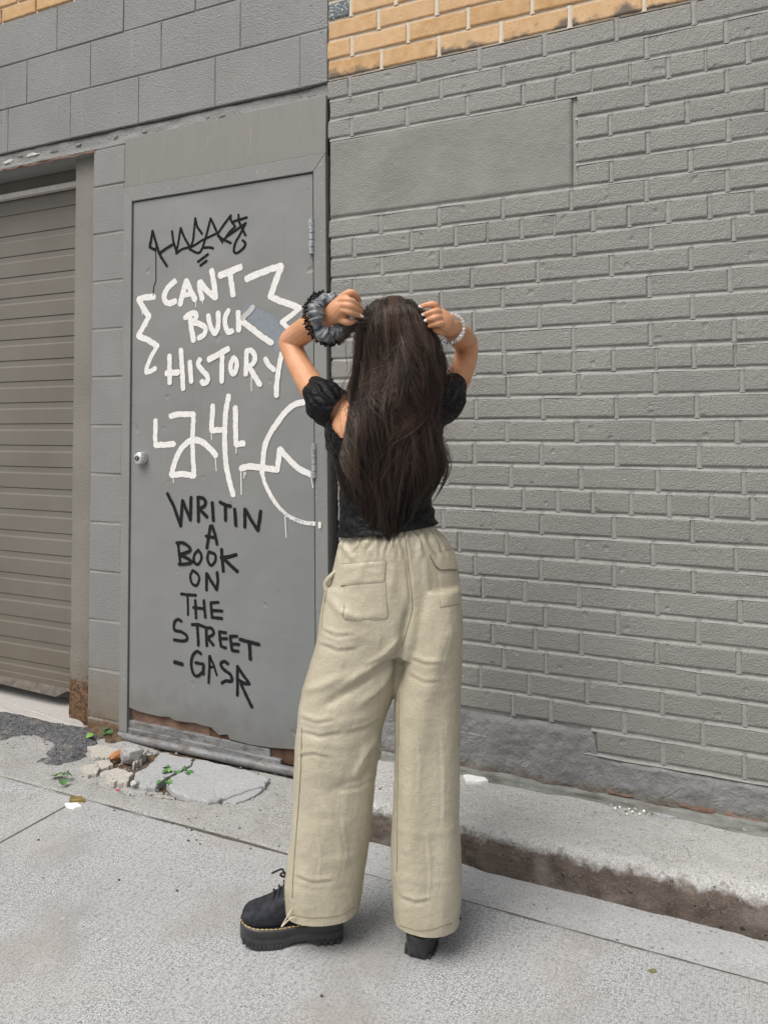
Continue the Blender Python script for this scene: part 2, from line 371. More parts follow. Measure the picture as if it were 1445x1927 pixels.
def concrete(name, light, dark, fleck=.5, broom=None, stain=(.25, .235, .21), relief=.8, agg=None, white=.35):
    t = NT(name)
    c = t.mix(t.ramp(t.noise(2.1, 4, .6), [(.28, 0), (.72, 1)]), tuple(q * .88 for q in light), tuple(q * 1.05 for q in light))
    c = t.mix(t.math('MULTIPLY', t.ramp(t.noise(7, 4, .65), [(.5, 0), (.72, 1)]), .32), c, stain)
    fine = t.noise(260, 2, .7); mid = t.noise(105, 2, .7); wear = t.ramp(t.noise(4.2, 3, .6), [(.36, .35), (.62, 1)])
    c = t.mix(t.math('MULTIPLY', t.ramp(mid, [(.36, 1), (.50, 0)]), fleck * .7), c, dark)
    c = t.mix(t.math('MULTIPLY', t.math('MULTIPLY', t.ramp(fine, [(.38, 1), (.50, 0)]), wear), fleck * 1.25), c, dark)
    c = t.mix(t.math('MULTIPLY', t.math('MULTIPLY', t.ramp(fine, [(.56, 0), (.66, 1)]), wear), white * 1.3), c, (.78, .78, .77))
    pit = t.ramp(t.noise(75, 1), [(.24, 1), (.27, 0)])
    c = t.mix(t.math('MULTIPLY', pit, .7), c, tuple(q * .25 for q in dark))
    hh = t.math('ADD', fine, t.math('MULTIPLY', mid, .8))
    n = t.bump(hh, relief * .7, .0032)
    if broom is not None:
        b = t.noise(1.0, 2, .6, t.scale(230, 14, 1, (0, 0, broom))); n = t.bump(b, .6, .003, n)
        c = t.mix(t.math('MULTIPLY', t.ramp(b, [(.33, 1), (.48, 0)]), .30), c, dark)
    if agg:
        a = t.ramp(t.voro(34, rnd=1), [(.12, 1), (.18, 0)]); ag = t.math('MULTIPLY', a, t.ramp(t.noise(11, 2), [(.45, 0), (.55, 1)]))
        c = t.mix(t.math('MULTIPLY', ag, .7), c, agg)
    return t, c, n
def f_alley():
    t, c, n = concrete('alley_concrete', (.435, .441, .443), (.135, .138, .141), .78, broom=math.radians(-14), stain=(.33, .31, .28), white=.5); x, y, z = t.sep()
    gr = t.ramp(t.noise(3.3, 4, .6), [(.50, 0), (.64, 1)]); c = t.mix(t.math('MULTIPLY', gr, .5), c, (.25, .24, .225)); sp = t.ramp(t.noise(17, 3, .5), [(.20, 1), (.27, 0)]); c = t.mix(t.math('MULTIPLY', sp, .55), c, (.16, .15, .14))
    w = t.ramp(t.noise(13, 5, .62), [(.66, 0), (.71, 1)]); c = t.mix(t.math('MULTIPLY', w, .45), c, (.70, .69, .67))
    tan = t.ramp(t.noise(1.6, 3), [(.48, 0), (.68, 1)]); c = t.mix(t.math('MULTIPLY', tan, .35), c, (.42, .37, .32))
    return t.surf(c, .85, n, spec=.25)
M['alley'] = f_alley()
def f_c(name, *a, **k):
    t, c, n = concrete(name, *a, **k); return t.surf(c, .88, n, spec=.25)
M['gutter'] = f_c('gutter_concrete', (.40, .405, .405), (.18, .18, .18), .45, agg=(.17, .17, .17), relief=.6)
M['apron'] = f_c('old_apron_concrete', (.36, .355, .34), (.14, .135, .125), .6, stain=(.27, .255, .23))
M['oldslab'] = f_c('worn_slab_concrete', (.38, .385, .39), (.18, .18, .18), .42, relief=.55, stain=(.33, .33, .33))
M['thresh'] = f_c('threshold_concrete', (.44, .425, .395), (.25, .235, .21), .30, stain=(.33, .27, .21), relief=.5, white=.15)
M['rubble'] = f_c('rubble_concrete', (.50, .47, .42), (.22, .19, .16), .55, relief=1.0)
M['stone'] = f_c('grey_granite', (.48, .47, .46), (.22, .21, .21), .6)
def f_walk():
    t, c, n = concrete('sidewalk_concrete', (.46, .455, .435), (.19, .187, .18), .55, agg=(.21, .22, .23), relief=1.0); x, y, z = t.sep()
    m = t.ramp(t.math('ADD', t.math('MULTIPLY', t.math('SUBTRACT', z, .045), 16.0), t.math('MULTIPLY', t.math('SUBTRACT', t.noise(26, 5, .7), .5), 1.5)), [(.62, 1), (1.02, 0)])
    br = t.mix(t.ramp(t.noise(16, 4), [(.3, 0), (.7, 1)]), (.080, .063, .052), (.175, .142, .118)); br = t.mix(t.ramp(t.noise(170, 3), [(.55, 0), (.66, .6)]), br, (.22, .18, .15))
    br = t.mix(t.ramp(t.noise(75, 2, .5), [(.28, .9), (.34, 0)]), br, (.028, .027, .026)); br = t.mix(t.ramp(t.noise(8, 4, .65), [(.52, 0), (.66, .55)]), br, (.26, .225, .20))
    c = t.mix(m, c, br); n2 = t.bump(t.noise(70, 4, .7), .7, .006, n)
    return t.surf(c, .9, n2, spec=.2)
M['walk'] = f_walk()
M['asphalt'] = None
def f_asph():
    t = NT('asphalt_patch'); v = t.voro(150, out='Color'); g = t.n('ShaderNodeRGBToBW'); t.t.links.new(v, g.inputs[0])
    c = t.mix(t.ramp(g.outputs[0], [(.2, 0), (.8, 1)]), (.055, .055, .06), (.17, .17, .175)); c = t.mix(t.ramp(t.noise(14, 4), [(.56, 0), (.68, .6)]), c, (.24, .21, .17))
    return t.surf(c, .8, t.bump(t.voro(150), 1.0, .006))
M['asphalt'] = f_asph()
M['soil'] = simple('brown_soil', (.055, .036, .02), (.16, .11, .07), 40, .95, 120, .006, .9)
M['joint'] = simple('joint_dirt', (.06, .055, .048), (.13, .12, .10), 40, .95, 200, .003, .6)
def f_flash():
    t = NT('grey_flashing'); c = t.mix(t.ramp(t.noise(18, 4), [(.3, 0), (.7, 1)]), (.13, .135, .12), (.21, .215, .195)); c = t.mix(t.ramp(t.noise(1.0, 4, .65, t.scale(9, 9, 60)), [(.5, 0), (.68, .8)]), c, (.075, .06, .042)); c = t.mix(t.ramp(t.noise(70, 3), [(.66, 0), (.72, .7)]), c, (.33, .32, .30))
    return t.surf(c, .6, t.bump(t.noise(60, 3), .6, .004))
M['flash'] = f_flash()
M['redbrick'] = simple('exposed_red_brick', (.12, .068, .05), (.21, .135, .11), 40, .9, 120, .004, .9)
M['orange'] = simple('orange_brick_piece', (.32, .13, .05), (.46, .22, .09), 40, .6, 150, .002, .5)
M['chip'] = simple('white_paint_chip', (.72, .72, .70), (.82, .82, .80), 30, .6, 150, .001, .3)
M['peel'] = simple('pale_peeling_paint', (.42, .40, .36), (.55, .53, .49), 60, .6, 150, .001, .4)
M['brass'] = simple('dull_brass', (.30, .22, .08), (.42, .33, .14), 40, .4, 100, .001, .4, .6)
M['red'] = simple('red_plastic', (.45, .04, .05), (.55, .06, .07), 40, .5)
M['deadleaf'] = simple('olive_dead_leaf', (.15, .15, .06), (.22, .20, .09), 60, .6)
M['darkstone'] = simple('dark_stone', (.035, .033, .03), (.09, .085, .08), 80, .8, 150, .002, .6)
# ================================================================= WALLS
rng = random.Random(7)
def wx(px, z):
    X = onY(px, 800)[0]
    for _ in range(3):
        y = proj([[X, 0, z]])[1][0]; X = onY(px, y)[0]
    return X
def brick_mesh(x0, x1, z0, z1, rg, yf=0.0, back=.03, edge=.0034, rough=.0012, nx=12, nz=3):
    w = x1 - x0; h = z1 - z0
    us = [0, edge * .35, edge * 1.3] + [edge * 1.3 + (w - 2.6 * edge) * k / nx for k in range(1, nx)] + [w - edge * 1.3, w - edge * .35, w]
    vs_ = [0, edge * .35, edge * 1.3] + [edge * 1.3 + (h - 2.6 * edge) * k / nz for k in range(1, nz)] + [h - edge * 1.3, h - edge * .35, h]
    nu, nv = len(us), len(vs_); v = []
    tl = rg.uniform(-.0012, .0012); tx = rg.uniform(-.004, .004); tz = rg.uniform(-.012, .012)
    for j, b in enumerate(vs_):
        for i, a in enumerate(us):
            e = 0.0; jx = jz = 0.0
            ei = min(i, nu - 1 - i); ej = min(j, nv - 1 - j); k = min(ei, ej)
            if k == 0: e = edge
            elif k == 1: e = edge * .28
            if ei == 0: jx = rg.uniform(-1, 1) * rough * 1.2
            if ej == 0: jz = rg.uniform(-1, 1) * rough
            y = yf + tl + e + tx * (a / w - .5) + tz * (b / h - .5) * .1 + rg.uniform(-.00022, .00022)
            if k >= 2: y += -.0005
            v.append((x0 + a + jx, y, z0 + b + jz))
    f = [(j * nu + i, j * nu + i + 1, (j + 1) * nu + i + 1, (j + 1) * nu + i) for j in range(nv - 1) for i in range(nu - 1)]
    per = [i for i in range(nu)] + [j * nu + nu - 1 for j in range(1, nv)] + [(nv - 1) * nu + i for i in range(nu - 2, -1, -1)] + [j * nu for j in range(nv - 2, 0, -1)]
    n = len(v); v += [(v[i][0], yf + back, v[i][2]) for i in per]; m = len(per)
    f += [(per[(i + 1) % m], per[i], n + i, n + (i + 1) % m) for i in range(m)]
    return v, f

PERP = {-1: [659.5, 744], 0: [712, 821.5], 1: [661.5, 767.5, 881, 1001.5], 2: [717.6, 825.6, 943, 1071.5, 1211], 3: [658, 787, 901.7, 1024.6, 1160, 1306], 4: [716, 830, 947.4, 1078.5, 1216.5, 1366.5],
 5: [662, 766, 879.6, 984.8, 1046, 1114, 1185, 1258, 1328, 1408], 6: [1217, 1368], 7: [1148, 1292.6, 1443.5], 8: [1218.7, 1371], 9: [1150, 1300], 10: [716, 825.6, 946, 1075, 1216.5, 1369.6],
 11: [666.4, 774, 857.4, 917, 982, 1043, 1115.5, 1184, 1258, 1335, 1415.8], 12: [719, 829.8, 950, 1080, 1224.8, 1381], 13: [666, 773, 888, 1012, 1151, 1300], 14: [722, 829.8, 946, 1080, 1221.7, 1374],
 15: [668, 775, 892, 1015, 1154, 1303], 16: [722, 832, 947, 1078.5, 1224, 1382], 17: [668, 778, 890.7, 949, 1015, 1080, 1154, 1234.7, 1305.5, 1382.5], 18: [725, 835, 955.7, 1088.7, 1233.4, 1397], 19: [668, 778, 896, 1021.6, 1159.5, 1311.7],
 20: [725, 835, 954, 1084.7, 1229.5, 1388], 21: [670, 778, 893, 1019, 1161, 1316], 22: [727, 840, 961.7, 1093.4, 1238, 1399.7], 23: [670, 778, 890.8, 985.6, 1050, 1115.6, 1188, 1258.8, 1338.8, 1416], 24: [727, 834, 928, 1019, 1155, 1302.5],
 25: [672, 770, 864, 952.8, 1085.7, 1229, 1385], 26: [728, 800, 894, 1018, 1155, 1305], 27: [672, 780, 908.5, 988, 1089, 1236, 1392.5], 28: [728, 850, 956, 1026, 1163, 1315], 29: [672, 780, 927, 1007, 1094, 1236, 1390],
 30: [728, 840, 948, 1027.7, 1166, 1315], 31: [680, 790, 904, 995.5, 1104, 1247, 1401], 32: [735, 850, 965.5, 1037, 1175, 1323], 33: [1248, 1401]}
THIN = {(5, 1046), (5, 1114), (5, 1185), (5, 1328), (11, 917), (11, 1043), (24, 928), (17, 1234.7), (17, 1382.5)}
ZJ = lambda i: 2.7488 - .0730 * i
wall = empty('brick_wall', (-0.6, 0, .13), 'long grey painted brick wall with an unpainted yellow strip along its top', 'wall')
extra = MB(); extray = MB(); perp = MB(); perpy = MB()
XL = lambda z: float(np.interp(z, [.7, .9, 1.46, 1.77, 2.0, 2.53, 3.4], [-1.308, -1.316, -1.345, -1.349, -1.355, -1.362, -1.366]))
XR = 1.9; ROWTOP = -9
for row in range(ROWTOP, 34):
    zt, zb = ZJ(row), ZJ(row + 1); zc = (zt + zb) / 2; yel = row <= 2
    xs = [wx(p, zc) for p in PERP.get(row, [])]; thin = [(row, p) in THIN for p in PERP.get(row, [])]
    start = XL(zc)
    if 6 <= row <= 9: start = wx(1080, zc) + .004
    if row == 33: start = wx(1122, zc)
    if not xs:
        xs = [start + (.11 if row % 2 else .222)]; thin = [False]
    edges = [(start, False)]
    for x, th in zip(xs, thin):
        g = x - edges[-1][0]
        if g > .32:
            k = max(2, round(g / .215)); b = edges[-1][0]
            for q in range(1, k): edges.append((b + g * q / k, False))
        edges.append((x, th))
    while edges[-1][0] < XR: edges.append((edges[-1][0] + .2235 + rng.uniform(-.004, .004), False))
    for (a, ta), (b, tb) in zip(edges, edges[1:]):
        ga = (.0024 if ta else .0060) + rng.uniform(-.0010, .0014); gb = (.0024 if tb else .0060) + rng.uniform(-.0008, .0012)
        if (a, ta) == edges[0] and not (6 <= row <= 9): ga = rng.uniform(-.004, .006)
        dz = rng.uniform(-.0012, .0012); bed = .0058 if not yel else .0060
        v, f = brick_mesh(a + ga, b - gb, zb + bed + dz, zt - bed + dz + rng.uniform(-.001, .0005), rng, rough=.0021)
        inview = a < .10 and row >= -1
        if inview:
            mt = M['ybrick'] if yel else M['brick']
            if row == -1 and (a, ta) == edges[0]: mt = M['bluebrick']
            mk('brick', v, f, mt, wall, False)
        else: (extray if yel else extra).add(v, f)
        # rounded mortar in the upright joint
        if True:
            w = .0045 if tb else .0088; n = 5; vv = []
            for k in range(n):
                u = k / (n - 1) * 2 - 1
                for z in (zb, zt): vv.append((b + u * w, .0038 - .0026 * (1 - u * u) + (.0005 if tb else 0), z))
            (perpy if yel else perp).add(vv, [(2 * k, 2 * k + 2, 2 * k + 3, 2 * k + 1) for k in range(n - 1)])
tag(extra.build('brickwork', M['brick'], wall, False), kind='stuff'); tag(extray.build('yellow_brickwork', M['ybrick'], wall, False), kind='stuff')
tag(perp.build('upright_mortar', M['mortar'], wall, True), kind='stuff'); tag(perpy.build('yellow_upright_mortar', M['ymortar'], wall, True), kind='stuff')
for i in range(4, 35):      # tooled bed joints: undercut above, sloping shelf below
    xs = np.linspace(XL(ZJ(i)) + .004, XR, 120)
    if 7 <= i <= 9: xs = np.linspace(wx(1082, ZJ(i)), XR, 90)
    if i == 33: xs = np.linspace(wx(1112, ZJ(i)), XR, 90)
    V = []
    for (dz, y) in ((.0078, .0022), (.0046, .0050), (.0016, .0055), (-.0025, .0036), (-.0076, .0002)):
        V.append(np.stack([xs, y + .0010 * fbm(xs * 22, xs * 0 + dz * 300 + i, seed=i), ZJ(i) + dz + .0016 * fbm(xs * 9, xs * 0 + i * 3.1, seed=90 + i)], 1))
    mk('bed_joint', np.concatenate(V), [tuple(reversed(q)) for q in gridfaces(5, len(xs))], M['mortar'], wall, True)
box('mortar_bed', -1.300, XR + .4, .0100, .2, .02, ZJ(3) - .001, M['mortar'], wall)
box('yellow_mortar_bed', -1.362, XR + .4, .0062, .2, ZJ(3) + .001, ZJ(ROWTOP), M['ymortar'], wall)
# flush plaster panel among the bricks
def relief_sheet(name, x0, x1, z0, z1, step, fy, mat, parent, edge=.006, outline=None):
    nx = max(2, int((x1 - x0) / step)); nz = max(2, int((z1 - z0) / step)); X, Z = np.meshgrid(np.linspace(x0, x1, nx), np.linspace(z0, z1, nz))
    Y = fy(X, Z)
    d = np.minimum(np.minimum(X - x0, x1 - X), np.minimum(Z - z0, z1 - Z)); Y = Y + edge * np.clip(1 - d / edge, 0, 1) ** 2
    v = np.stack([X.ravel(), Y.ravel(), Z.ravel()], 1); return mk(name, v, gridfaces(nz, nx), mat, parent, True)
relief_sheet('plaster_patch', XL(2.2) + .004, wx(1077, 2.15) - .002, ZJ(10) + .005, ZJ(6) - .006, .006, lambda X, Z: -.001 + .0012 * fbm(X * 9, Z * 9, seed=3) + .0007 * fbm(X * 45, Z * 45, seed=5), M['plaster'], wall)
# rough plaster plinth at the foot of the wall, higher on the left
def plinth():
    x0, x1 = -1.34, XR; nx, nz = 560, 60; xs = np.linspace(x0, x1, nx); xe = wx(1124, .28)
    top = np.where(xs < xe, ZJ(33) - .003, ZJ(34) - .012); k = np.clip((xs - xe + .014) / .020, 0, 1); k = k * k * (3 - 2 * k); top = (ZJ(33) - .003) * (1 - k) + (ZJ(34) - .010) * k
    top = top + .0025 * fbm(xs * 20, xs * 0, seed=9)
    V = []
    for j in range(nz):
        t = j / (nz - 1); z = .10 + (top - .10) * t
        y = -.002 - .005 * (1 - t) + .0050 * fbm(xs * 14, z * 14, seed=21, oct=4) + .0025 * np.abs(fbm(xs * 34, z * 34, seed=31)) + .010 * np.clip((t - .9) / .1, 0, 1) ** 2
        V.append(np.stack([xs, y, z], 1))
    return mk('plaster_plinth', np.concatenate(V), gridfaces(nz, nx), M['plaster_low'], wall, True)
plinth()
# sheet metal flashing where wall and sidewalk meet
def flashing():
    x0, x1 = -1.14, XR; nx = 240; xs = np.linspace(x0, x1, nx); V = []
    lift = .005 * fbm(xs * 4, xs * 0, seed=41); gap = np.exp(-((xs + .40) / .07) ** 2) * .0
    prof = [(.001, .158), (-.012, .154), (-.0145, .145), (-.018, .131), (-.026, .1255)]
    for (y, z) in prof: V.append(np.stack([xs, y + .003 * fbm(xs * 6, xs * 0 + y * 90, seed=43), z - .002 + lift * (1 if z > .14 else .15) + .0015 * fbm(xs * 25, xs * 0 + z * 50, seed=44)], 1))
    return mk('flashing_strip', np.concatenate(V), [tuple(reversed(q)) for q in gridfaces(len(prof), nx)], M['flash'], wall, True)
flashing()
def lump(name, x0, x1, z0, z1, y, mat, parent, seed, n=(26, 8), amp=.0018):
    nx, nz = n; X, Z = np.meshgrid(np.linspace(0, 1, nx), np.linspace(0, 1, nz)); e = np.minimum(np.minimum(X, 1 - X) * 6, np.minimum(Z, 1 - Z) * 3).clip(0, 1)
    Xw = x0 + (x1 - x0) * X; Zw = z0 + (z1 - z0) * Z + .006 * fbm(Xw * 30, Z * 2, seed=seed)
    Y = y - amp * e * (.6 + .6 * fbm(Xw * 40, Zw * 60, seed=seed + 1)) + .012 * (1 - e)
    return mk(name, np.stack([Xw.ravel(), Y.ravel(), Zw.ravel()], 1), gridfaces(nz, nx), mat, parent, True)
for k, (a, b, dz) in enumerate([(1136, 1206, .0), (1268, 1352, .0), (1350, 1440, -.004), (880, 905, -.005)]):
    p, q = onY(a, 1500), onY(b, 1500); lump('bare_brick', p[0], q[0], .150 + dz, .170 + dz, -.0058, M['redbrick'], wall, 60 + k)

# ---------------------------------------------------------------- left building: block wall over the doors
bw = empty('block_wall', (-3.0, 0, 2.45), 'grey painted concrete block wall above the two doors', 'wall')
ZB = [2.5235, 2.7265, 2.9295, 3.1325]
BP = {0: [-3.42, 15, 133, 261, 405, 565, -1.362], 1: [-3.55, 51, 170.5, 304, 452.6, -1.362], 2: [-3.4, 107.6, 233, 368, -1.70, -1.362]}
for r in range(3):
    z0, z1 = ZB[r], ZB[r + 1]; zc = (z0 + z1) / 2
    xs = [p if p < 0 else wx(p, zc) for p in BP[r]]; xs = [xs[0] - .8, xs[0] - .4] + xs
    for i, (a, b) in enumerate(zip(xs, xs[1:])):
        v, f = brick_mesh(a + .0016, b - .0016, z0 + .003, z1 - .003, rng, yf=-.001, edge=.0026, rough=.0012, nx=9, nz=4, back=.03)
        mk('concrete_block', v, f, M['block'], bw, False)
box('joint_bed', -4.6, -1.364, .0032, .25, ZB[0] + .004, ZB[3], M['mortar'], bw)
for r in range(2):
    z0 = ZB[3] + .073 * r; x = -4.2 + .1 * r
    while x < -1.6:
        v, f = brick_mesh(x + .005, x + .218, z0 + .006, z0 + .068, rng, yf=-.004); mk('yellow_brick', v, f, M['ybrick'], bw, False); x += .2235
box('upper_mortar_bed', -4.6, -1.364, .004, .25, ZB[3] + .001, 3.35, M['ymortar'], bw)
# lintel strip with flaking paint
def lintel():
    nx, nz = 260, 9; xs = np.linspace(-4.6, -1.366, nx); V = []
    for j in range(nz):
        t = j / (nz - 1); z = 2.452 + .002 * fbm(xs * 9, xs * 0, seed=70) + (2.522 - 2.452) * t
        V.append(np.stack([xs, .009 + .0028 * fbm(xs * 13, z * 30, seed=71) - .004 * (t < .2) + .006 * np.abs(fbm(xs * 4, z * 9, seed=73)) * t, z], 1))
    V.append(np.stack([xs, xs * 0 + .20, xs * 0 + 2.523], 1)); V.insert(0, np.stack([xs, xs * 0 + .13, xs * 0 + 2.447], 1))
    return mk('lintel', np.concatenate(V), gridfaces(nz + 2, nx), M['block'], bw, True)
lintel()
def rust_edge():
    xs = np.linspace(-4.6, -2.49, 160); V = [np.stack([xs, -.002 + .004 * fbm(xs * 18, xs * 0 + k, seed=75), 2.4515 - .0045 * k + .0025 * fbm(xs * 24, xs * 0 + k * .3, seed=76)], 1) for k in range(3)]
    return mk('rusty_lintel_edge', np.concatenate(V), [tuple(reversed(q)) for q in gridfaces(3, 160)], M['rust'], bw, True)
rust_edge()
def flake(px, py, w, h, seed, parent, mat, Y=-.006):
    c = onY(px, py, Y); rg = random.Random(seed); n = 9; v = [c + np.array([0, -.003, 0])]
    for k in range(n):
        a = 2 * math.pi * k / n; r = rg.uniform(.6, 1.1); v.append(c + np.array([math.cos(a) * w * r, rg.uniform(-.002, .003), math.sin(a) * h * r]))
    return mk('paint_flake', v, [(0, 1 + k, 1 + (k + 1) % n) for k in range(n)], mat, parent, True)
for k, (x, y, w, h) in enumerate([(216, 256, .018, .012), (145, 272, .022, .010), (272, 246, .02, .008), (345, 238, .03, .006), (388, 219, .014, .012), (415, 217, .022, .007), (60, 290, .05, .008), (15, 303, .04, .010), (100, 283, .035, .007), (36, 292, .03, .006), (135, 254, .012, .008)]):
    flake(x, y, w, h, 100 + k, bw, M['peel'] if k in (6, 7) else M['block'], .006)
# pier of half blocks between the two doors
x0, x1 = -2.507, -2.329
for i in range(13):
    zt = 2.492 - .203 * i if i else 2.448 + .02; zb = max(2.492 - .203 * (i + 1), -.02)
    if i == 0: zt = 2.452
    if zt - zb < .02: continue
    v, f = brick_mesh(x0 + rng.uniform(0, .003), x1 - rng.uniform(0, .002), zb + .003, zt - .003, rng, yf=0, edge=.0032, rough=.0011, nx=5, nz=5, back=.12)
    mk('pier_block', v, f, M['pillar'], bw, False)
box('pier_core', x0 + .006, x1 - .003, .003, .28, 0, 2.45, M['mortar'], bw)
box('wall_backing', -4.6, -1.33, .22, .4, -.02, 3.35, M['mortar'], bw)  # unseen solid box added behind the wall to keep light from leaking through

# ---------------------------------------------------------------- roller door
M['seal'] = simple('dirty_rubber_seal', (.07, .06, .05), (.14, .12, .10), 30, .8)
gd = empty('roller_door', (-3.1, .1, .05), 'brownish grey ribbed roller garage door at the left edge', 'garage door')
YC = .15; zb0 = onY(0, 613.5, YC)[2]; pitch = .1007
k0 = int((zb0 - .10) / pitch); zs = zb0 - k0 * pitch
def slat(z0, z1, first=False):
    h = z1 - z0; prof = [(YC + .0045, z0), (YC, z0 + .0005), (YC - .0015, z0 + .002), (YC - .0015, z0 + h * .5), (YC - .0015, z0 + h * .66), (YC + .0016, z0 + h * .66 + .008), (YC + .0016, z0 + h - .003), (YC + .0045, z0 + h)]
    # rib below, recessed band above
    v = [(x, y, z) for x in (-4.5, -3.6, -2.60) for (y, z) in prof]; n = len(prof)
    f = [(r * n + i, (r + 1) * n + i, (r + 1) * n + i + 1, r * n + i + 1) for r in range(2) for i in range(n - 1)]
    return mk('slat', v, f, M['curtain'], gd)
z = zs - pitch * .70; zbot = .085; first = True
z -= pitch * 0
zz = zs - .0705
while zz < 2.42:
    slat(max(zz, zbot), zz + pitch); zz += pitch
v = []
for x in np.linspace(-4.5, -2.62, 40):
    sag = .012 * max(0, math.sin((x + 3.2) * 3)) if x < -2.78 else .0
    cut = x > -2.80
    for (y, z) in ((YC - .004, .095), (YC - .012, .088), (YC - .020 - (.0 if cut else .02), .070 - sag + (.014 if cut else 0)), (YC - .004 - (.0 if cut else .02), .060 - sag + (.018 if cut else 0)), (YC + .02, .075)): v.append((x, y, z))
mk('bottom_seal', v, gridfaces(40, 5), M['seal'], gd)
box('bottom_bar', -4.5, -2.62, YC - .008, YC + .02, .083, .118, M['curtain'], gd, .003)
box('header_bar', -4.6, -2.60, .115, .145, 2.362, 2.388, M['peel'], gd, .004)
box('header_board', -4.6, -2.52, .165, .19, 2.36, 2.50, M['frame'], gd)
def post():
    nz = 60; zs_ = np.linspace(-.01, 2.448, nz); prof = [(-2.662, .17), (-2.662, .052), (-2.655, .045), (-2.56, .045), (-2.535, .050), (-2.500, .075)]
    V = []
    for z in zs_:
        for (x, y) in prof: V.append((x + .004 * float(fbm(np.array([z * 16.]), np.array([x * 30.]), seed=81)[0]) * (1 if z < .35 else .15), y + .006 * float(fbm(np.array([z * 20.]), np.array([x * 60.]), seed=82)[0]) * (1.4 if z < .28 else .12), z))
    return mk('side_post', V, gridfaces(nz, len(prof)), M['postm'], gd, True)
def f_post():
    t = NT('rusting_post'); x, y, z = t.sep(); c = t.mix(t.ramp(t.noise(4, 4), [(.3, 0), (.7, 1)]), (.175, .163, .140), (.205, .192, .168))
    d = t.ramp(t.math('ADD', t.math('MULTIPLY', z, 2.2), t.math('MULTIPLY', t.math('SUBTRACT', t.noise(16, 5), .5), .6)), [(.1, 1), (1.0, 0)]); c = t.mix(t.math('MULTIPLY', d, .4), c, (.15, .11, .07))
    m = t.ramp(t.math('ADD', t.math('MULTIPLY', z, 5.0), t.math('MULTIPLY', t.math('SUBTRACT', t.noise(28, 5), .5), 1.0)), [(.85, 1), (1.05, 0)])
    r = t.mix(t.ramp(t.noise(70, 4), [(.35, 0), (.65, 1)]), (.045, .026, .014), (.18, .10, .05)); c = t.mix(m, c, r)
    return t.surf(c, .7, t.bump(t.math('ADD', t.noise(130, 3), t.math('MULTIPLY', m, t.noise(60, 4))), .7, .004))
M['postm'] = f_post()
post()

# ---------------------------------------------------------------- steel door with frame
door = empty('steel_door', (-1.85, 0, 0), 'grey steel door covered in white and black handwritten graffiti', 'door')
YD = -.004
def prism(name, poly, y0, y1, mat, parent, bev=0.0):
    n = len(poly); v = [(x, y0, z) for x, z in poly] + [(x, y1, z) for x, z in poly]
    f = [list(range(n)), list(range(2 * n - 1, n - 1, -1))] + [[i, i + n, (i + 1) % n + n, (i + 1) % n] for i in range(n)]
    o = mk(name, v, f, mat, parent)
    if bev: bevel(o, bev)
    return o
XO0, XO1, ZO, XI0, XI1, ZI = -2.3235, -1.3735, 2.261, -2.280, -1.416, 2.2005
prism('frame_jamb', [(XO0, .03), (XI0, .03), (XI0, ZI), (XO0, ZO)], -.012, .06, M['frame'], door, .002)
prism('frame_jamb', [(XI1 + .020, .03), (XO1 + .030, .03), (XO1 + .008, ZO), (XI1, ZI)], -.012, .06, M['frame'], door, .002)
prism('frame_head', [(XO0 + .0005, ZO), (XI0 + .0005, ZI), (XI1 - .0005, ZI), (XO1 + .0075, ZO)], -.0125, .06, M['frame'], door, .002)
bot = [(238, 1331), (262, 1340), (283, 1345), (300, 1349), (318, 1350), (327, 1356), (350, 1360), (366, 1361), (380, 1366), (396, 1369), (407, 1379), (411, 1384), (428, 1383), (432, 1392), (470, 1402), (510, 1408), (552, 1411), (596, 1416)]
bp = [onY(x, y, YD) for x, y in bot]; bp = [(min(max(p[0], XI0 + .003), XI1 + .012), p[2]) for p in bp]
leafpoly = bp + [(XI1 - .007, ZI - .004), (XI0 + .003, ZI - .004)]
leaf = prism('door_leaf', leafpoly, YD, YD + .04, M['door'], door, .0015)
box('gap_shadow', XI0 - .002, XI1 + .024, .062, .07, .0, ZI + .003, M['black'], door)
box('kick_plate', -2.318, -1.395, .0135, .05, .066, .16, M['rust'], door)
box('corroded_plate', -1.885, -1.392, .0075, .05, .030, .105, M['rustdark'], door, .003)
box('sill_plate', -2.318, -1.60, -.001, .05, .028, .076, M['sill'], door, .003)
box('sill_lip', -2.316, -1.55, -.0065, .02, .0255, .0475, M['sill'], door, .003)
v, f = tube([(-2.318, -.010, .012), (-1.9, -.011, .013), (-1.52, -.010, .018), (-1.44, -.008, .020), (-1.372, -.004, .017)], [.0165, .0165, .0165, .013, .012], 12, 4)
mk('sill_nosing', v, f, M['sill'], door, True)
prism('plywood_panel', [(-2.327, 2.264), (-1.369, 2.264), (-1.367, 2.4785), (-2.326, 2.4700)], -.004, .02, M['wood'], door, .0015)
def lathe(name, c, prof, mat, parent, n=24, axis='Y'):
    rings = [[np.array(c) + np.array([r * math.cos(a), y, r * math.sin(a)]) for a in np.linspace(0, 2 * math.pi, n, endpoint=False)] for (r, y) in prof]
    v, f = loft(rings); return mk(name, v, f, mat, parent, True)
kc = onY(268, 862, YD)
lk = lathe('door_lock', kc, [(.029, .002), (.030, -.002), (.0285, -.009), (.0265, -.016), (.0245, -.026), (.0205, -.0305), (.007, -.031)], M['chrome'], door)
lathe('key_slot_ring', kc + np.array([0, -.0312, 0]), [(.0105, .001), (.0105, -.0008), (.003, -.001)], M['keyhole'], lk, 14)
box('keyway', kc[0] - .0014, kc[0] + .0014, kc[1] - .0335, kc[1] - .0315, kc[2] - .006, kc[2] + .006, M['chrome'], lk)
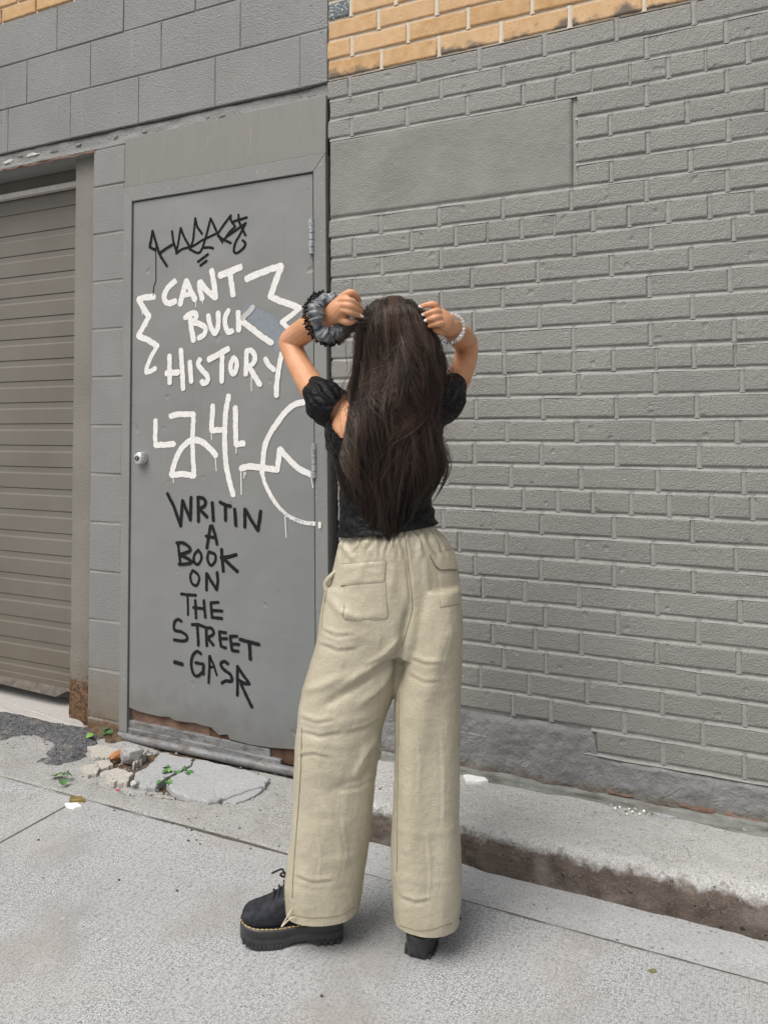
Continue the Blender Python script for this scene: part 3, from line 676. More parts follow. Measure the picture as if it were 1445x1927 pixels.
for (za, zb_, xh) in ((2.024, 1.895, -1.4225), (1.207, 1.080, -1.4095), (.40, .27, -1.396)):
    hb = MB()
    for k in range(5):
        a = za + (zb_ - za) * k / 5; b = za + (zb_ - za) * (k + .93) / 5
        vv, ff = tube([(xh, -.0125, a), (xh, -.0125, b)], .0105, 12, roundcap=False); hb.add(vv, ff)
    hg = hb.build('hinge', M['galv'], door, False)
    box('hinge_leaf', xh - .014, xh - .002, -.0035, .004, zb_, za, M['galv'], hg, .0005)

# ---------------------------------------------------------------- graffiti
class Strokes:
    def __init__(s): s.k = 0
    def ribbon(s, mb, pts, width, Y, seed, smooth=True, jitter=.10):
        P = [np.array([p[0], p[2]]) for p in pts]
        if smooth and len(P) > 2:
            Q = []
            for i in range(len(P) - 1):
                Q.append(P[i]); 
            P2 = catmull(P, 6)
            P = P2
        # resample
        d = [0]
        for a, b in zip(P, P[1:]): d.append(d[-1] + np.linalg.norm(b - a))
        L = d[-1]; n = max(3, int(L / max(width * .22, .0022))); t = np.linspace(0, L, n); P = np.stack([np.interp(t, d, [p[0] for p in P]), np.interp(t, d, [p[1] for p in P])], 1)
        T = np.gradient(P, axis=0); T /= (np.linalg.norm(T, axis=1, keepdims=True) + 1e-9); Nn = np.stack([-T[:, 1], T[:, 0]], 1)
        rg = np.random.RandomState(seed); hw = width / 2
        jl = hw * (1 + jitter * (vnoise(t / width * 1.7, t * 0 + seed) + .6 * rg.uniform(-1, 1, n))); jr = hw * (1 + jitter * (vnoise(t / width * 1.7, t * 0 + seed + 50) + .6 * rg.uniform(-1, 1, n)))
        y = Y - .00006 * (s.k % 40); s.k += 1; ys = y - np.linspace(0, .00005, n)
        v = []; f = []
        for i in range(n): v.append((P[i][0] + Nn[i][0] * jl[i], ys[i], P[i][1] + Nn[i][1] * jl[i])); v.append((P[i][0] - Nn[i][0] * jr[i], ys[i], P[i][1] - Nn[i][1] * jr[i]))
        for i in range(n - 1): f.append((2 * i, 2 * i + 1, 2 * i + 3, 2 * i + 2))
        for end, sg in ((0, -1), (n - 1, 1)):
            b = len(v); m = 7
            for k in range(m):
                a = math.pi * (k / (m - 1) - .5); rr = hw * (1 + jitter * rg.uniform(-1, 1)); q = P[end] + T[end] * sg * math.cos(a) * rr * .8 + Nn[end] * math.sin(a) * rr; v.append((q[0], ys[end], q[1]))
            f.append(list(range(b, b + m)))
        mb.add(v, f)
ST = Strokes()
CR = {'A': (260, 390, 6.568), 'B': (240, 480, 7.225), 'C': (420, 480, 6.425), 'D': (270, 720, 7.225), 'E': (430, 740, 6.88), 'F': (300, 910, 6.881), 'G': (300, 1100, 6.881)}
def paint(name, strokes, mat, parent, Y=YD - .0006, corner=False):
    mb = MB()
    for q, (cr, w, pts) in enumerate(strokes):
        ox, oy, sc = CR[cr]; P = [onY(ox + x / sc, oy + y / sc, Y) for x, y in pts]
        c = P[len(P) // 2]; wm = w / sc * np.linalg.norm((c - CAM)) / F * 1.16
        ST.ribbon(mb, P, wm, Y, len(name) * 31 + q * 7, smooth=len(pts) > 3 and not corner)
    return mb.build(name, mat, parent)
pt = [('C', 1, [(270, 580), (390, 630), (510, 690), (630, 740), (680, 850), (760, 920), (740, 1190), (640, 1170), (600, 1100), (500, 950), (400, 860), (310, 780), (230, 700)])]
poly = [onY(420 + x / 6.425, 480 + y / 6.425, YD - .0004) for x, y in pt[0][2]]
mk('paint_patch', poly, [list(range(len(poly)))], M['gblue'], leaf)
W = 70
paint('painted_zigzag', [('B', W, [(360, 562), (250, 570)]), ('B', W, [(250, 570), (152, 597)]), ('B', W, [(152, 597), (215, 715), (293, 830)]), ('B', W - 4, [(293, 830), (220, 960), (145, 1095)]), ('B', W, [(145, 1095), (280, 1155), (405, 1235)]), ('B', 55, [(405, 1235), (325, 1370), (262, 1520), (255, 1592)]), ('B', 58, [(255, 1592), (320, 1575), (378, 1538)]), ('B', 12, [(200, 760), (203, 805)]), ('B', 12, [(265, 930), (268, 970)])], M['gwhite'], leaf, corner=True)
paint('painted_word', [('B', W, [(645, 355), (560, 430), (500, 540), (515, 625), (570, 652), (650, 622)]), ('B', W, [(715, 665), (760, 490), (800, 348)]), ('B', W, [(800, 348), (865, 490), (920, 600)]), ('B', 58, [(765, 550), (880, 518)]), ('B', W, [(1015, 590), (988, 470), (982, 365)]), ('B', W, [(990, 365), (1075, 470), (1190, 575)]), ('B', W, [(1145, 205), (1180, 400), (1200, 580)]), ('C', 72, [(-36, 244), (60, 208), (210, 145)]), ('C', 64, [(85, 225), (105, 350), (122, 480)]), ('B', 12, [(928, 610), (932, 700)]), ('B', 12, [(1020, 600), (1023, 650)])], M['gwhite'], leaf)
paint('painted_word', [('B', 70, [(855, 855), (872, 1000), (900, 1160)]), ('B', 66, [(785, 850), (850, 800), (915, 785), (940, 830), (900, 915), (960, 925), (1040, 965), (1065, 1015), (1040, 1080), (972, 1128)]), ('B', 66, [(1100, 820), (1130, 960), (1190, 1060), (1235, 960), (1235, 780)]), ('B', 66, [(1375, 750), (1335, 830), (1332, 940), (1370, 1040), (1425, 1030)]), ('C', 64, [(185, 690), (188, 800), (190, 905)]), ('C', 64, [(215, 785), (330, 870), (450, 970), (585, 1058)])], M['gwhite'], leaf)
paint('faint_stroke', [('C', 58, [(230, 765), (300, 700), (365, 625)])], M['gfaint'], leaf)
paint('painted_word', [('B', 66, [(575, 1368), (575, 1550), (577, 1735)]), ('B', 70, [(532, 1605), (690, 1592)]), ('B', 66, [(730, 1290), (748, 1550), (760, 1815)]), ('B', 66, [(850, 1452), (862, 1600), (870, 1715)]), ('B', 66, [(990, 1420), (962, 1480), (1010, 1555), (1085, 1640), (1090, 1710), (1042, 1745), (1015, 1715)]), ('B', 72, [(1110, 1418), (1240, 1345), (1370, 1275)]), ('B', 66, [(1290, 1350), (1288, 1530), (1285, 1715)]), ('C', 56, [(130, 1240), (95, 1320), (100, 1405), (130, 1440), (162, 1370), (165, 1285), (132, 1240)]), ('C', 58, [(285, 1165), (285, 1320), (277, 1440)]), ('C', 58, [(285, 1160), (340, 1152), (385, 1210), (378, 1290), (320, 1345)]), ('C', 60, [(320, 1350), (380, 1460), (450, 1565)]), ('C', 56, [(512, 1255), (555, 1330), (618, 1385)]), ('C', 60, [(710, 1190), (680, 1350), (652, 1550), (648, 1700)]), ('C', 9, [(340, 1470), (340, 1640)])], M['gwhite'], leaf)
paint('painted_zigzag', [('C', 72, [(282, 285), (450, 212), (600, 155)]), ('C', 72, [(600, 155), (702, 133)]), ('C', 70, [(702, 133), (640, 300), (572, 498)]), ('C', 68, [(572, 498), (690, 555), (830, 600)]), ('C', 66, [(830, 600), (925, 640)]), ('C', 58, [(925, 640), (830, 722), (712, 810)]), ('C', 55, [(712, 810), (760, 855), (790, 885)])], M['gwhite'], leaf, corner=True)
W = 68
paint('painted_symbol', [('D', 62, [(165, 512), (162, 700), (165, 848)]), ('D', W, [(165, 848), (300, 845), (415, 832)])], M['gwhite'], leaf, corner=True)
paint('painted_symbol', [('D', W, [(370, 455), (480, 430), (600, 428), (684, 430)]), ('D', W - 4, [(684, 430), (675, 600), (668, 780), (675, 1000), (690, 1262)]), ('D', W, [(690, 1265), (540, 1243), (385, 1255)]), ('D', W + 4, [(380, 1255), (430, 1080), (500, 920), (590, 820), (680, 783), (790, 800), (900, 890), (985, 990)]), ('D', 12, [(980, 1040), (992, 1200)]), ('D', 12, [(405, 1260), (410, 1360)])], M['gwhite'], leaf)
paint('painted_symbol', [('D', W, [(945, 312), (935, 500), (927, 648)]), ('D', W, [(927, 648), (1000, 645), (1090, 638)]), ('D', W + 2, [(1160, 180), (1122, 400), (1107, 700), (1115, 1000), (1150, 1250), (1222, 1525)]), ('D', 12, [(925, 700), (930, 770)])], M['gwhite'], leaf)
paint('painted_symbol', [('D', W + 3, [(1252, 338), (1255, 600), (1262, 838)]), ('D', W + 3, [(1262, 838), (1310, 833), (1365, 827)]), ('E', 12, [(102, 700), (102, 775)])], M['gwhite'], leaf, corner=True)
paint('painted_symbol', [('E', W, [(1010, 112), (930, 120), (850, 150), (740, 240), (620, 400), (520, 560), (470, 700), (447, 900), (440, 1040)]), ('E', 50, [(440, 1040), (480, 1180), (560, 1340), (620, 1430)]), ('E', 70, [(165, 972), (280, 945), (420, 962), (635, 990)]), ('E', W, [(635, 990), (652, 860), (668, 722)]), ('E', W, [(668, 722), (760, 830), (860, 930), (960, 1000), (1065, 1050)]), ('E', 14, [(165, 1010), (170, 1310)]), ('E', 12, [(205, 1020), (207, 1100)]), ('E', 12, [(222, 1020), (224, 1060)]), ('E', 12, [(1070, 1070), (1098, 1220)]), ('E', 12, [(735, 1590), (752, 1865)])], M['gwhite'], leaf)
paint('faint_stroke', [('E', 46, [(620, 1430), (680, 1500), (780, 1590), (920, 1655), (1000, 1678), (1118, 1690)]), ('E', 26, [(560, 1340), (680, 1495), (780, 1585), (920, 1655)])], M['gwhite_dry'], leaf)
fm = MB(); ST.ribbon(fm, [onY(602, 984, -.0135), onY(602, 992, -.0135)], .012, -.0133, 5); fm.build('painted_dab', M['gwhite'], door)
BK = M['gblack']
paint('painted_tag', [('A', 27, q) for q in ([(215, 525), (145, 490)], [(145, 490), (180, 290)], [(180, 290), (215, 410), (260, 560), (310, 650), (358, 722)], [(265, 565), (350, 505), (440, 450)], [(418, 290), (430, 400), (470, 540)], [(470, 572), (510, 350), (525, 252)], [(525, 252), (570, 370), (640, 490)], [(470, 568), (540, 515), (625, 492)], [(640, 515), (680, 400), (705, 130)], [(705, 130), (730, 240), (790, 325)], [(635, 500), (720, 450), (800, 400), (980, 315)], [(635, 515), (740, 562), (790, 505), (840, 350), (895, 135)], [(895, 135), (940, 230), (985, 330), (1043, 432)], [(800, 495), (890, 493), (928, 505)], [(985, 320), (1060, 210), (1145, 97)], [(1145, 97), (1145, 160), (1200, 235)], [(1200, 235), (1130, 300), (1070, 388)], [(985, 350), (1060, 400), (1145, 438)], [(1080, 370), (1180, 300), (1270, 235), (1330, 190)], [(1330, 190), (1260, 330), (1200, 440), (1185, 545), (1230, 558), (1310, 490), (1322, 435), (1290, 405)], [(1180, 170), (1250, 150), (1343, 122)], [(1240, 88), (1248, 170), (1290, 270), (1328, 343)], [(738, 672), (865, 577)], [(768, 718), (848, 657)])] + [('B', 10, [(385, -140), (386, 0), (385, 330), (360, 420), (350, 545)])], BK, leaf)
B2 = M['gblack2']
def S(cr, w, *L): return [(cr, w, q) for q in L]
paint('painted_word', S('F', 40, [(105, 130), (190, 300), (275, 548)], [(275, 548), (300, 218)], [(300, 218), (350, 340), (402, 470)], [(402, 470), (410, 178)], [(500, 175), (505, 340), (507, 490)], [(500, 180), (570, 188), (598, 240), (580, 290), (512, 330)], [(512, 330), (560, 370), (618, 432)], [(685, 245), (700, 480)], [(785, 240), (860, 277), (925, 292)], [(855, 290), (858, 478)], [(975, 328), (992, 543)], [(1108, 562), (1108, 330)], [(1112, 330), (1200, 490), (1278, 605)], [(1278, 605), (1312, 355)]), B2, leaf)
paint('painted_word', S('F', 36, [(615, 835), (640, 680), (662, 548)], [(682, 540), (720, 650), (748, 785)], [(605, 680), (735, 700)]), B2, leaf)
paint('painted_word', S('F', 36, [(225, 768), (310, 768), (395, 830), (385, 878), (255, 920)], [(255, 920), (370, 970), (420, 1018), (350, 1040), (255, 1045)], [(240, 770), (258, 920), (270, 1040)], [(500, 862), (450, 930), (450, 1015), (495, 1048), (540, 990), (540, 920), (502, 862)], [(640, 885), (620, 960), (640, 1035), (680, 1058), (722, 1000), (720, 920), (645, 885)]) + S('F', 42, [(805, 852), (815, 1000), (828, 1138)], [(795, 958), (900, 950), (995, 922)], [(820, 960), (920, 1060), (1012, 1142)]), B2, leaf)
paint('painted_word', S('F', 32, [(430, 1125), (400, 1200), (420, 1290), (478, 1322), (515, 1250), (500, 1180), (432, 1125)]) + S('F', 38, [(610, 1382), (610, 1165)], [(612, 1165), (680, 1280), (743, 1378)], [(743, 1378), (757, 1260), (747, 1152)]), B2, leaf)
paint('painted_word', S('G', 34, [(282, 122), (370, 135), (472, 140)], [(465, 205), (475, 437)], [(575, 207), (595, 428)], [(440, 298), (580, 315)], [(765, 232), (667, 236)], [(667, 236), (675, 340), (682, 428)], [(682, 428), (812, 440)], [(680, 335), (815, 345)]) + S('G', 27, [(365, 140), (370, 280), (370, 395)]), B2, leaf)
paint('painted_word', S('G', 34, [(285, 478), (245, 452), (195, 490), (197, 588), (280, 612), (350, 660), (355, 715), (290, 732), (188, 717)], [(422, 520), (500, 517), (588, 550)], [(490, 530), (500, 660), (505, 788)], [(605, 560), (615, 795)], [(605, 558), (680, 572), (700, 640), (625, 688)], [(625, 688), (700, 785)], [(862, 625), (778, 612)], [(778, 612), (785, 720), (800, 800)], [(800, 800), (863, 822)], [(780, 700), (878, 700)], [(1008, 670), (918, 670)], [(918, 670), (930, 780), (942, 855)], [(942, 855), (1022, 865)], [(930, 770), (1032, 775)]) + S('G', 40, [(1045, 712), (1170, 745), (1290, 775)], [(1165, 750), (1180, 968)]), B2, leaf)
paint('painted_word', S('G', 42, [(198, 1002), (300, 1033)]) + S('G', 32, [(540, 900), (490, 865), (428, 930), (415, 1060), (450, 1165), (500, 1183), (558, 1135)], [(470, 1012), (570, 1030)], [(572, 1035), (570, 1162)]) + S('G', 27, [(638, 1275), (650, 1080), (650, 925)], [(652, 925), (700, 1040), (743, 1178)], [(650, 1075), (712, 1068)]) + S('G', 38, [(888, 1030), (840, 998), (792, 1030), (830, 1100), (910, 1160), (938, 1220), (930, 1258), (860, 1250), (808, 1278)], [(1010, 1062), (1010, 1438)], [(1008, 1062), (1080, 1170), (1165, 1288)], [(1165, 1288), (1110, 1285), (1022, 1240)], [(1055, 1285), (1110, 1410), (1198, 1590)]), B2, leaf)
# ================================================================= GROUND
def slab(name, x0, x1, y0, y1, zt, mat, bev=.006, th=.05):
    o = box(name, x0, x1, y0, y1, zt - th, zt, mat, None, bev); return tag(o, kind='structure')
g = mk('ground', [(-60, -60, -.012), (60, -60, -.012), (60, 8, -.012), (-60, 8, -.012)], [(0, 1, 2, 3)], M['joint']); tag(g, kind='structure')
YJ = -.452; XJ = -2.063
slab('alley_slab', XJ + .003, 40, -40, YJ + .001, 0, M['alley'], .002); slab('alley_slab', -40, XJ - .003, -40, YJ - .010, .001, M['alley'], .003)
# gutter strip in front of the kerb
def sheet(name, x0, x1, y0, y1, step, fz, mat, kind='structure'):
    nx = max(2, int((x1 - x0) / step)); ny = max(2, int((y1 - y0) / step)); X, Y = np.meshgrid(np.linspace(x0, x1, nx), np.linspace(y0, y1, ny)); Z = fz(X, Y)
    return tag(mk(name, np.stack([X.ravel(), Y.ravel(), Z.ravel()], 1), gridfaces(ny, nx), mat, None, True), kind=kind)
sheet('gutter', -1.16, 3.0, YJ + .004, -.27, .012, lambda X, Y: -.004 + .006 * (Y + .44) / .15 + .0018 * fbm(X * 8, Y * 20, seed=201), M['gutter'])
def joint_strip(x0, x1, yc, w, z, seed):
    xs = np.linspace(x0, x1, 260); k = np.clip(w * (.8 + 1.3 * fbm(xs * 9, xs * 0, seed=seed, oct=4)), .0004, .007); c = yc + .002 * fbm(xs * 5, xs * 0 + 7, seed=seed)
    return tag(mk('joint_filler', np.concatenate([np.stack([xs, c - k, xs * 0 + z], 1), np.stack([xs, c + k, xs * 0 + z + .001], 1)]), gridfaces(2, 260), M['joint'], None), kind='structure')
joint_strip(-1.16, 3.0, YJ + .002, .0013, .0010, 3); joint_strip(-4.6, -1.12, YJ - .008, .0020, .0036, 4)
def crack(X, Y, pts, w, d):
    m = np.full(X.shape, 9.0)
    for (ax, ay), (bx, by) in zip(pts, pts[1:]):
        vx, vy = bx - ax, by - ay; t = np.clip(((X - ax) * vx + (Y - ay) * vy) / (vx * vx + vy * vy + 1e-9), 0, 1); m = np.minimum(m, np.hypot(X - ax - t * vx, Y - ay - t * vy))
    return -d * np.clip(1 - m / w, 0, 1)
G2 = lambda pts: [tuple(onZ(x, y)[:2]) for x, y in pts]
CK = [G2([(185, 1472), (240, 1490), (300, 1500), (360, 1505)]), G2([(370, 1492), (420, 1510), (470, 1500)]), G2([(130, 1465), (160, 1455), (190, 1440), (230, 1448)])]
def f_apron(X, Y):
    z = .002 + .004 * fbm(X * 4, Y * 6, seed=211) + .0025 * fbm(X * 22, Y * 22, seed=212)
    for c in CK: z = z + crack(X + .012 * fbm(X * 25, Y * 25, seed=5), Y + .012 * fbm(X * 25, Y * 25, seed=6), c, .012, .014)
    dip = np.exp(-(((X + 1.90) / .36) ** 2 + ((Y + .16) / .145) ** 2) ** 2); z = z - .024 * dip
    z = z - .012 * np.clip((Y + .035) / .03, 0, 1) * (X > -2.35)
    z = z - .008 * np.clip((YJ + .006 - Y) / .006, 0, 1)
    return z
sheet('apron', -4.6, -1.10, YJ - .006, .03, .009, f_apron, M['apron'])
# raised sidewalk with its dirty kerb face
def sidewalk():
    nx = 520; xs = np.concatenate([np.linspace(-1.22, .30, 400), np.linspace(.305, 3.0, 120)]); nx = len(xs); V = []
    prof = [(-.285, -.02), (-.292, 0), (-.294, .02), (-.297, .045), (-.299, .07), (-.299, .088), (-.296, .101), (-.289, .112), (-.279, .1185), (-.262, .1215), (-.235, .123)] + [(-.235 + .25 * k / 14, .123 + .005 * k / 14) for k in range(1, 15)]
    k = np.clip((xs + 1.22) / .08, 0, 1); k = k * k * (3 - 2 * k)
    for i, (y, z) in enumerate(prof):
        e = math.exp(-((i - 7) / 2.2) ** 2)
        yy = y + .0055 * fbm(xs * 16, xs * 0 + z * 60, seed=221, oct=4) * (.7 + e) + .010 * e * np.clip(fbm(xs * 9, xs * 0 + i * .15, seed=223, oct=4), 0, 1)
        zz = z + .0028 * fbm(xs * 12, xs * 0 + y * 40, seed=222, oct=4) * (1 if z > .05 else .2) - .012 * e * np.clip(fbm(xs * 7, xs * 0 + 3.3, seed=224, oct=4) - .15, 0, 1)
        V.append(np.stack([xs, yy, -.02 + (zz + .02) * k], 1))
    return tag(mk('sidewalk', np.concatenate(V), gridfaces(len(prof), nx), M['walk'], None, True), kind='structure')
sidewalk()
def polyslab(name, pts, zt, th, mat, seed, kind=None, sub=5, amp=.004, parent=None, plane=0.0, tilt=0.0):
    P = [onZ(x, y, plane)[:2] for x, y in pts]; rg = random.Random(seed); Q = []
    for i, a in enumerate(P):
        b = P[(i + 1) % len(P)]
        for k in range(sub):
            t = k / sub; q = a + (b - a) * t
            if k: q = q + np.array([rg.uniform(-amp, amp), rg.uniform(-amp, amp)])
            Q.append(q)
    c = np.mean(Q, axis=0); n = len(Q); rings = []
    for (sc, z) in ((1.0, zt - th), (1.0, zt - .006), (.985, zt - .0015), (.955, zt)):
        rings.append([np.array([*(c + (q - c) * sc), z + (tilt * (q[0] - c[0]) if z > zt - th else 0) + (rg.uniform(-.0012, .0012) if z >= zt - .002 else 0)]) for q in Q])
    v = [p for r in rings for p in r]; f = gridfaces(4, n, True); v.append(np.array([*c, zt])); f += [(3 * n + i, 3 * n + (i + 1) % n, len(v) - 1) for i in range(n)]
    area = sum(Q[i][0] * Q[(i + 1) % n][1] - Q[(i + 1) % n][0] * Q[i][1] for i in range(n))
    if area < 0: f = [tuple(reversed(q)) for q in f]
    o = mk(name, v, f, mat, parent, False)
    if kind: tag(o, kind=kind)
    return o
cz = lambda L: [(220 + x / 4.014, 1300 + y / 4.014) for x, y in L]
dz_ = lambda L: [(x / 4.817, 1280 + y / 4.817) for x, y in L]
tag(polyslab('broken_slab', cz([(330, 452), (575, 498), (560, 545), (470, 590), (330, 672), (290, 712), (200, 715), (130, 680), (135, 610), (230, 560)]), .013, .04, M['oldslab'], 1, plane=.02), 'broken grey concrete slab piece on the left under the door sill', 'slab piece')
tag(polyslab('broken_slab', cz([(592, 500), (1000, 590), (1150, 650), (1120, 705), (1000, 735), (860, 785), (690, 825), (545, 800), (425, 742), (375, 688), (405, 640), (560, 560)]), .015, .04, M['oldslab'], 2, plane=.02), 'largest broken grey concrete slab piece below the door graffiti', 'slab piece')
tag(polyslab('broken_slab', cz([(800, 838), (880, 795), (1010, 750), (1110, 722), (1070, 770), (1005, 805), (900, 846)]), .008, .03, M['oldslab'], 3, plane=.01), 'narrow curved sliver of broken concrete in front of largest slab piece', 'slab piece')
polyslab('threshold', [(-420, 1185), (0, 1283), (135, 1301), (150, 1352), (168, 1374), (120, 1362), (0, 1338), (-420, 1240)], .012, .04, M['thresh'], 4, 'structure', plane=.01)
def asphalt():
    pts = dz_([(-200, 235), (0, 290), (230, 325), (480, 395), (800, 440), (900, 500), (880, 580), (790, 610), (760, 700), (690, 745), (560, 770), (420, 772), (345, 745), (440, 690), (470, 600), (400, 540), (310, 500), (150, 535), (0, 560), (-400, 520)])
    P = np.array([onZ(x, y)[:2] for x, y in pts]); x0, y0 = P.min(0); x1, y1 = P.max(0); x0 = max(x0, -4.2)
    nx, ny = int((x1 - x0) / .007), int((y1 - y0) / .007); X, Y = np.meshgrid(np.linspace(x0, x1, nx), np.linspace(y0, y1, ny))
    ins = np.zeros(X.shape, bool); dist = np.full(X.shape, 9.0); Xn = X + .008 * fbm(X * 30, Y * 30, seed=1); Yn = Y + .008 * fbm(X * 30, Y * 30, seed=2)
    for (ax, ay), (bx, by) in zip(P, np.roll(P, -1, 0)):
        c = ((ay > Yn) != (by > Yn)) & (Xn < (bx - ax) * (Yn - ay) / (by - ay + 1e-12) + ax); ins ^= c
        vx, vy = bx - ax, by - ay; t = np.clip(((Xn - ax) * vx + (Yn - ay) * vy) / (vx * vx + vy * vy + 1e-9), 0, 1); dist = np.minimum(dist, np.hypot(Xn - ax - t * vx, Yn - ay - t * vy))
    sd = np.where(ins, dist, -dist); Z = .004 + .010 * np.clip(sd / .03, -1.2, 1) + .003 * fbm(X * 60, Y * 60, seed=3)
    return tag(mk('asphalt_patch', np.stack([X.ravel(), Y.ravel(), Z.ravel()], 1), gridfaces(ny, nx), M['asphalt'], None, True), kind='structure')
asphalt()
# earth gathered at the foot of the pier
def bed_soil():
    X, Y = np.meshgrid(np.linspace(-2.3, -1.42, 130), np.linspace(-.34, .0, 60)); Z = -.010 + .006 * fbm(X * 30, Y * 30, seed=15)
    return tag(mk('loose_earth', np.stack([X.ravel(), Y.ravel(), Z.ravel()], 1), gridfaces(60, 130), M['soil'], None, True), kind='stuff')
bed_soil()
def soil():
    x0, x1, y0, y1 = -2.58, -2.27, -.13, .05; nx, ny = 60, 40; X, Y = np.meshgrid(np.linspace(x0, x1, nx), np.linspace(y0, y1, ny))
    Z = -.008 + .045 * np.exp(-((X + 2.41) / .085) ** 2 - ((Y - .01) / .045) ** 2) + .022 * np.exp(-((X + 2.33) / .05) ** 2 - ((Y + .03) / .05) ** 2) + .006 * fbm(X * 50, Y * 50, seed=11)
    return tag(mk('soil', np.stack([X.ravel(), Y.ravel(), Z.ravel()], 1), gridfaces(ny, nx), M['soil'], None, True), kind='stuff')
soil()
# ================================================================= PERSON
def f_skin():
    t = NT('skin'); c = t.mix(t.ramp(t.noise(11, 3), [(.3, 0), (.7, 1)]), (.50, .235, .115), (.62, .330, .185)); c = t.mix(t.math('MULTIPLY', t.ramp(t.noise(75, 3), [(.45, 0), (.7, 1)]), .35), c, (.56, .22, .12))
    n = t.bump(t.noise(260, 2), .25, .0012)
    return t.surf(c, .46, n, spec=.4, Subsurface_Weight=.12, Subsurface_Radius=(.012, .005, .003), Subsurface_Scale=.6)
M['skin'] = f_skin()
def f_hair():
    t = NT('dark_brown_hair'); x, y, z = t.sep()
    a = t.n('ShaderNodeAttribute', {'attribute_name': 'sheen_tint'}).outputs['Fac']
    a = t.math('POWER', a, 1.6); c = t.mix(a, (.006, .0048, .0042), (.175, .110, .080)); low = t.ramp(z, [(.98, 1), (1.30, 0)]); c = t.mix(t.math('MULTIPLY', low, t.math('MULTIPLY', a, .9)), c, (.23, .105, .058))  # paler locks paint sheen highlights into the colour, along with natural brown variation
    return t.surf(c, .33, None, spec=.45)
M['hair'] = f_hair()
def f_pants():
    t = NT('khaki_nylon'); x, y, z = t.sep()
    c = t.mix(t.ramp(t.noise(5, 2), [(.3, 0), (.7, 1)]), (.400, .358, .262), (.445, .402, .302))
    w = t.noise(1.0, 3, .62, t.scale(105, 105, 210), .7); w2 = t.noise(1.0, 2, .6, t.scale(60, 60, 30), 1.2); w3 = t.noise(1.0, 2, .6, t.scale(420, 420, 70))
    n = t.bump(w2, .28, .005); n = t.bump(w, .48, .0026, n); n = t.bump(w3, .3, .0007, n)
    c = t.mix(t.math('MULTIPLY', t.ramp(w, [(.34, 1), (.5, 0)]), .16), c, (.28, .235, .155))
    return t.surf(c, .36, n, spec=.5)
M['pants'] = f_pants()
M['seam'] = simple('khaki_seam', (.20, .17, .11), (.25, .215, .145), 60, .7, 300, .0006, .4)  # real seams, coloured darker than the cloth to deepen shade at flap edges
def f_top():
    t = NT('black_lace_top'); v = t.voro(95, t.scale(1, 1, .8)); q = t.noise(1.0, 3, .6, t.scale(60, 60, 110))
    c = t.mix(t.ramp(v, [(.2, 0), (.6, 1)]), (.0025, .0025, .003), (.009, .009, .010))
    n = t.bump(q, .7, .005); n = t.bump(v, .4, .0018, n); return t.surf(c, .45, n, spec=.14)
M['top'] = f_top()
def f_sat():
    t = NT('grey_organza'); c = t.mix(t.ramp(t.noise(45, 4), [(.35, 0), (.65, 1)]), (.06, .065, .07), (.30, .315, .33)); return t.surf(c, .24, t.bump(t.noise(1.0, 3, .5, t.scale(90, 90, 50)), 1.0, .008), 0.0, .6)
M['satin'] = f_sat()
def f_lace():
    t = NT('black_lace_trim'); t.surf((.012, .012, .013), .6); return t.alpha(t.ramp(t.voro(260), [(.20, 0), (.28, 1)]))
M['lace'] = f_lace()
M['suede'] = simple('black_nubuck', (.008, .009, .012), (.030, .032, .040), 75, .8, 160, .0020, .7)
M['rubber'] = simple('black_rubber', (.022, .022, .023), (.040, .040, .042), 30, .42, 200, .0005, .3, 0, .5)
M['stitch'] = simple('yellow_stitching', (.50, .36, .12), (.62, .46, .2), 60, .6)
M['lace_cord'] = simple('black_shoelace', (.012, .012, .014), (.02, .02, .022), 60, .7)
M['cord'] = simple('beige_cord', (.50, .42, .30), (.58, .5, .38), 80, .7)
M['crystal'] = simple('silver_crystal', (.80, .80, .80), (.92, .92, .92), 60, .12, 200, .0004, .2, .75, .8)
M['nail'] = simple('white_nail_polish', (.82, .76, .74), (.88, .83, .81), 60, .18, 200, .0002, .1, 0, .6)
M['ink'] = simple('faint_ink', (.17, .09, .06), (.20, .11, .07), 60, .6)

person = empty('person', (*onZ(700, 1770)[:2], 0), 'person seen from behind in black lace top and khaki trousers holding up long dark hair', 'person')
def ring(l, r, y, d, t, n=44, p=2.3, twist=0.0, cxoff=0.0):
    c = atd((l + r) / 2 + cxoff, y, d); w = (r - l) / 2 * d / F; out = []
    for k in range(n):
        a = 2 * math.pi * k / n; ca, sa = math.cos(a), math.sin(a)
        x = w * math.copysign(abs(ca) ** (2 / p), ca); q = t * math.copysign(abs(sa) ** (2 / p), sa)
        q2 = q + twist * x
        out.append(c + RV * x + FV * q2)
    return out
def loftrows(rows, n=44, dens=3, **k):
    R = catmull([np.array(r, float) for r in rows], dens); v, f = loft([ring(*r[:5], n=n, **k) for r in R], flip=False)
    return v, f
A3 = (RV, FV, UV)
